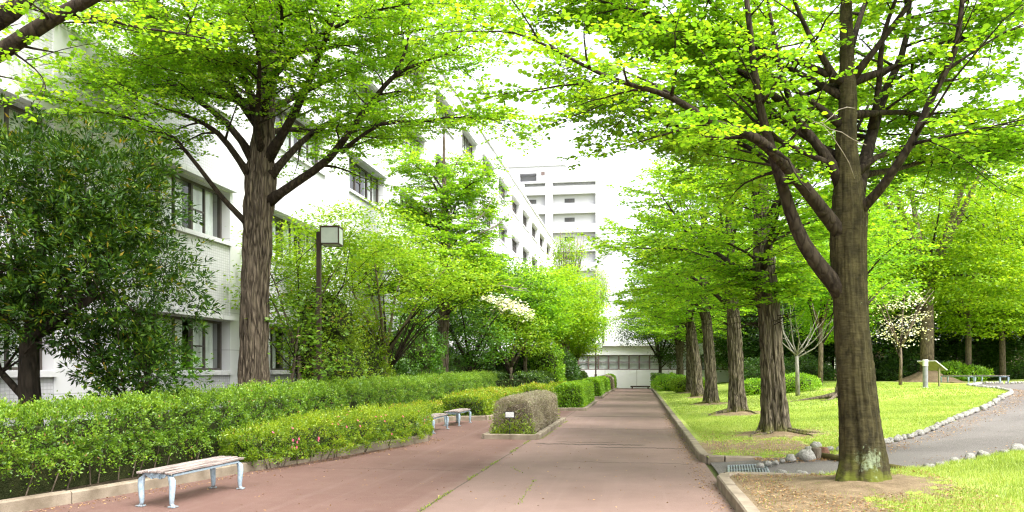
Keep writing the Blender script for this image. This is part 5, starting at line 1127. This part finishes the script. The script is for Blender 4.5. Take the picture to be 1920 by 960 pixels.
parts = [scatter_grass(150000, 1.3, 9.5, 6.5, 13.2, .055, .008, lambda x, y: (x*ca-0+y*sa)/(-x*sa+y*ca) < .70),
         scatter_grass(150000, 1.3, 11, 13, 27, .05, .013, lambda x, y: x < 2+y*.45),
         scatter_grass(60000, 1.3, 18, 27, 50, .055, .028, lambda x, y: x < 16)]
V, Fq, va = multi(parts); tag(mk('grass', V, Fq, M['grass'], var=va), 'short yellow-green grass covering the lawn', 'grass', kind='stuff')
# weeds in the path joint and along kerbs
P = []; 
def wl(pts, n, sp):
    L = resample(pts, 400); i = r_.integers(0, 400, n); gate = np.array([mn.noise(Vector((a*1.3, b*1.3, 3.0))) for a, b in L]); i = i[gate[i] > -.05]; P.append(np.c_[L[i]+r_.normal(0, sp, (len(i),2)), np.zeros(len(i))+.002])
wl([(-2.45,8.2),(-2.46,17.9)], 1300, .018); wl([(-2.25,18.3),(-2.22,25)], 800, .03); wl([(-1.35,8),(-1.5,11.5),(-2.1,13.0)], 220, .015); wl(KL[1:8], 900, .05); wl([(1.02,14.2),(1.02,30)], 500, .02)
P = np.concatenate(P); m = len(P); P[:,0] += 0
V, Fq = leaves(P, r_.normal(0,.8,(m,3))*[1,1,.2]+[0,0,.35], np.array([0,0,1.])+r_.normal(0,.4,(m,3)), r_.uniform(.012,.034,m), .4); tag(mk('weeds', V, Fq, M['weed'], var=r_.uniform(0,1,m)), 'small weeds growing in the path joint and kerb foot', 'weeds', kind='stuff')
# fallen leaves
Q = []
def drop(n, fx, zf): p = fx(n); Q.append(np.c_[p, zf(p[:,0], p[:,1])+.012])
lawnz = lambda x, y: hgt(x, y)+.012
drop(5200, lambda n: np.c_[r_.uniform(1.3,3.8,n), r_.uniform(8.3,11.6,n)], lawnz)
drop(3200, lambda n: np.c_[r_.uniform(1.3,4.5,n), r_.uniform(14.1,19.5,n)], lawnz)
drop(1400, lambda n: np.c_[r_.uniform(1.9,3.3,n), np.r_[r_.normal(13.6,.22,n)]], lambda x, y: hgt(x,y)-.01)
def alongL(L, n, sp, off): A = resample(L, 600); i = r_.integers(0, 600, n); return A[i]+r_.normal(0, sp, (n,2))+np.array(off)
drop(4200, lambda n: alongL(UP[2:11], n, .22, (.28,-.30)), lambda x, y: hgt(x,y)-.012)
drop(500, lambda n: alongL(LO[3:8], n, .2, (-.15,.25)), lambda x, y: hgt(x,y)-.012)
drop(900, lambda n: np.c_[r_.uniform(2,14,n), r_.uniform(14,34,n)], lawnz)
drop(1100, lambda n: np.c_[r_.uniform(-6.3,1.0,n), r_.uniform(7.5,26,n)], lambda x, y: 0*x-.006)
drop(1300, lambda n: np.c_[r_.normal(.94,.09,n), r_.uniform(9,30,n)], lambda x, y: 0*x-.006)
drop(1100, lambda n: alongL(KL[1:8], n, .12, (.25,-.05)), lambda x, y: 0*x-.006)
P = np.concatenate(Q); inside = (P[:,2] > .08) & (P[:,0] < 1.2); P = P[~inside]; m = len(P)
V, Fq = leaves(P, r_.normal(0,1,(m,3))*[1,1,.15], np.array([0,0,1.])+r_.normal(0,.3,(m,3)), r_.uniform(.015,.045,m), .55); tag(mk('fallen_leaves', V, Fq, M['litter'], var=r_.uniform(0,1,m)), 'dry brown leaves and twigs strewn on the bare earth and path edges', 'fallen leaves', kind='stuff')

# ------------------------------------------------------------------ camera, light, world
cam = bpy.data.cameras.new('camera'); co = bpy.data.objects.new('camera', cam); C.objects.link(co); bpy.context.scene.camera = co
cam.sensor_width = 36; cam.lens = 36*FPX/1920; cam.shift_y = 214/1920; cam.clip_end = 3000; cam.clip_start = .05
co.location = (0,0,CAMH); co.rotation_euler = (math.pi/2, 0, math.atan(YAW))
AZ = math.radians(-35)   # direction towards the sun, from +X towards +Y
EL = math.radians(58)
sun = bpy.data.lights.new('sun', 'SUN'); so = bpy.data.objects.new('sun', sun); C.objects.link(so); sun.energy = 1.5; sun.angle = math.radians(40); sun.color = (1,.97,.92)
dv = Vector((math.cos(EL)*math.cos(AZ), math.cos(EL)*math.sin(AZ), math.sin(EL))); so.rotation_euler = (-dv).to_track_quat('-Z', 'Y').to_euler()
w = bpy.data.worlds.new('World'); bpy.context.scene.world = w; w.use_nodes = True; nt = w.node_tree; bg = nt.nodes['Background']
sky = N(nt, 'ShaderNodeTexSky', sky_type='NISHITA'); sky.sun_disc = False; sky.sun_elevation = EL; sky.sun_rotation = math.pi/2-AZ; sky.air_density = 1.0; sky.dust_density = 4.0; sky.ozone_density = 1.0
hs = N(nt, 'ShaderNodeHueSaturation'); hs.inputs['Saturation'].default_value = .18; nt.links.new(sky.outputs[0], hs.inputs['Color']); nt.links.new(hs.outputs[0], bg.inputs[0]); bg.inputs[1].default_value = .15
sc = bpy.context.scene; sc.view_settings.view_transform = 'Standard'; sc.view_settings.look = 'None'; sc.view_settings.exposure = 1.98; sc.view_settings.gamma = 1.0
cy = sc.cycles; cy.max_bounces = 10; cy.diffuse_bounces = 8; cy.glossy_bounces = 2; cy.transmission_bounces = 4; cy.transparent_max_bounces = 6; cy.use_denoising = True; cy.denoising_prefilter = 'NONE'; cy.denoiser = 'OPENIMAGEDENOISE'
cy.use_adaptive_sampling = True; cy.adaptive_threshold = .012; cy.pixel_filter_type = 'BLACKMAN_HARRIS'; cy.filter_width = 1.25; cy.caustics_reflective = False; cy.caustics_refractive = False; cy.sample_clamp_indirect = 6
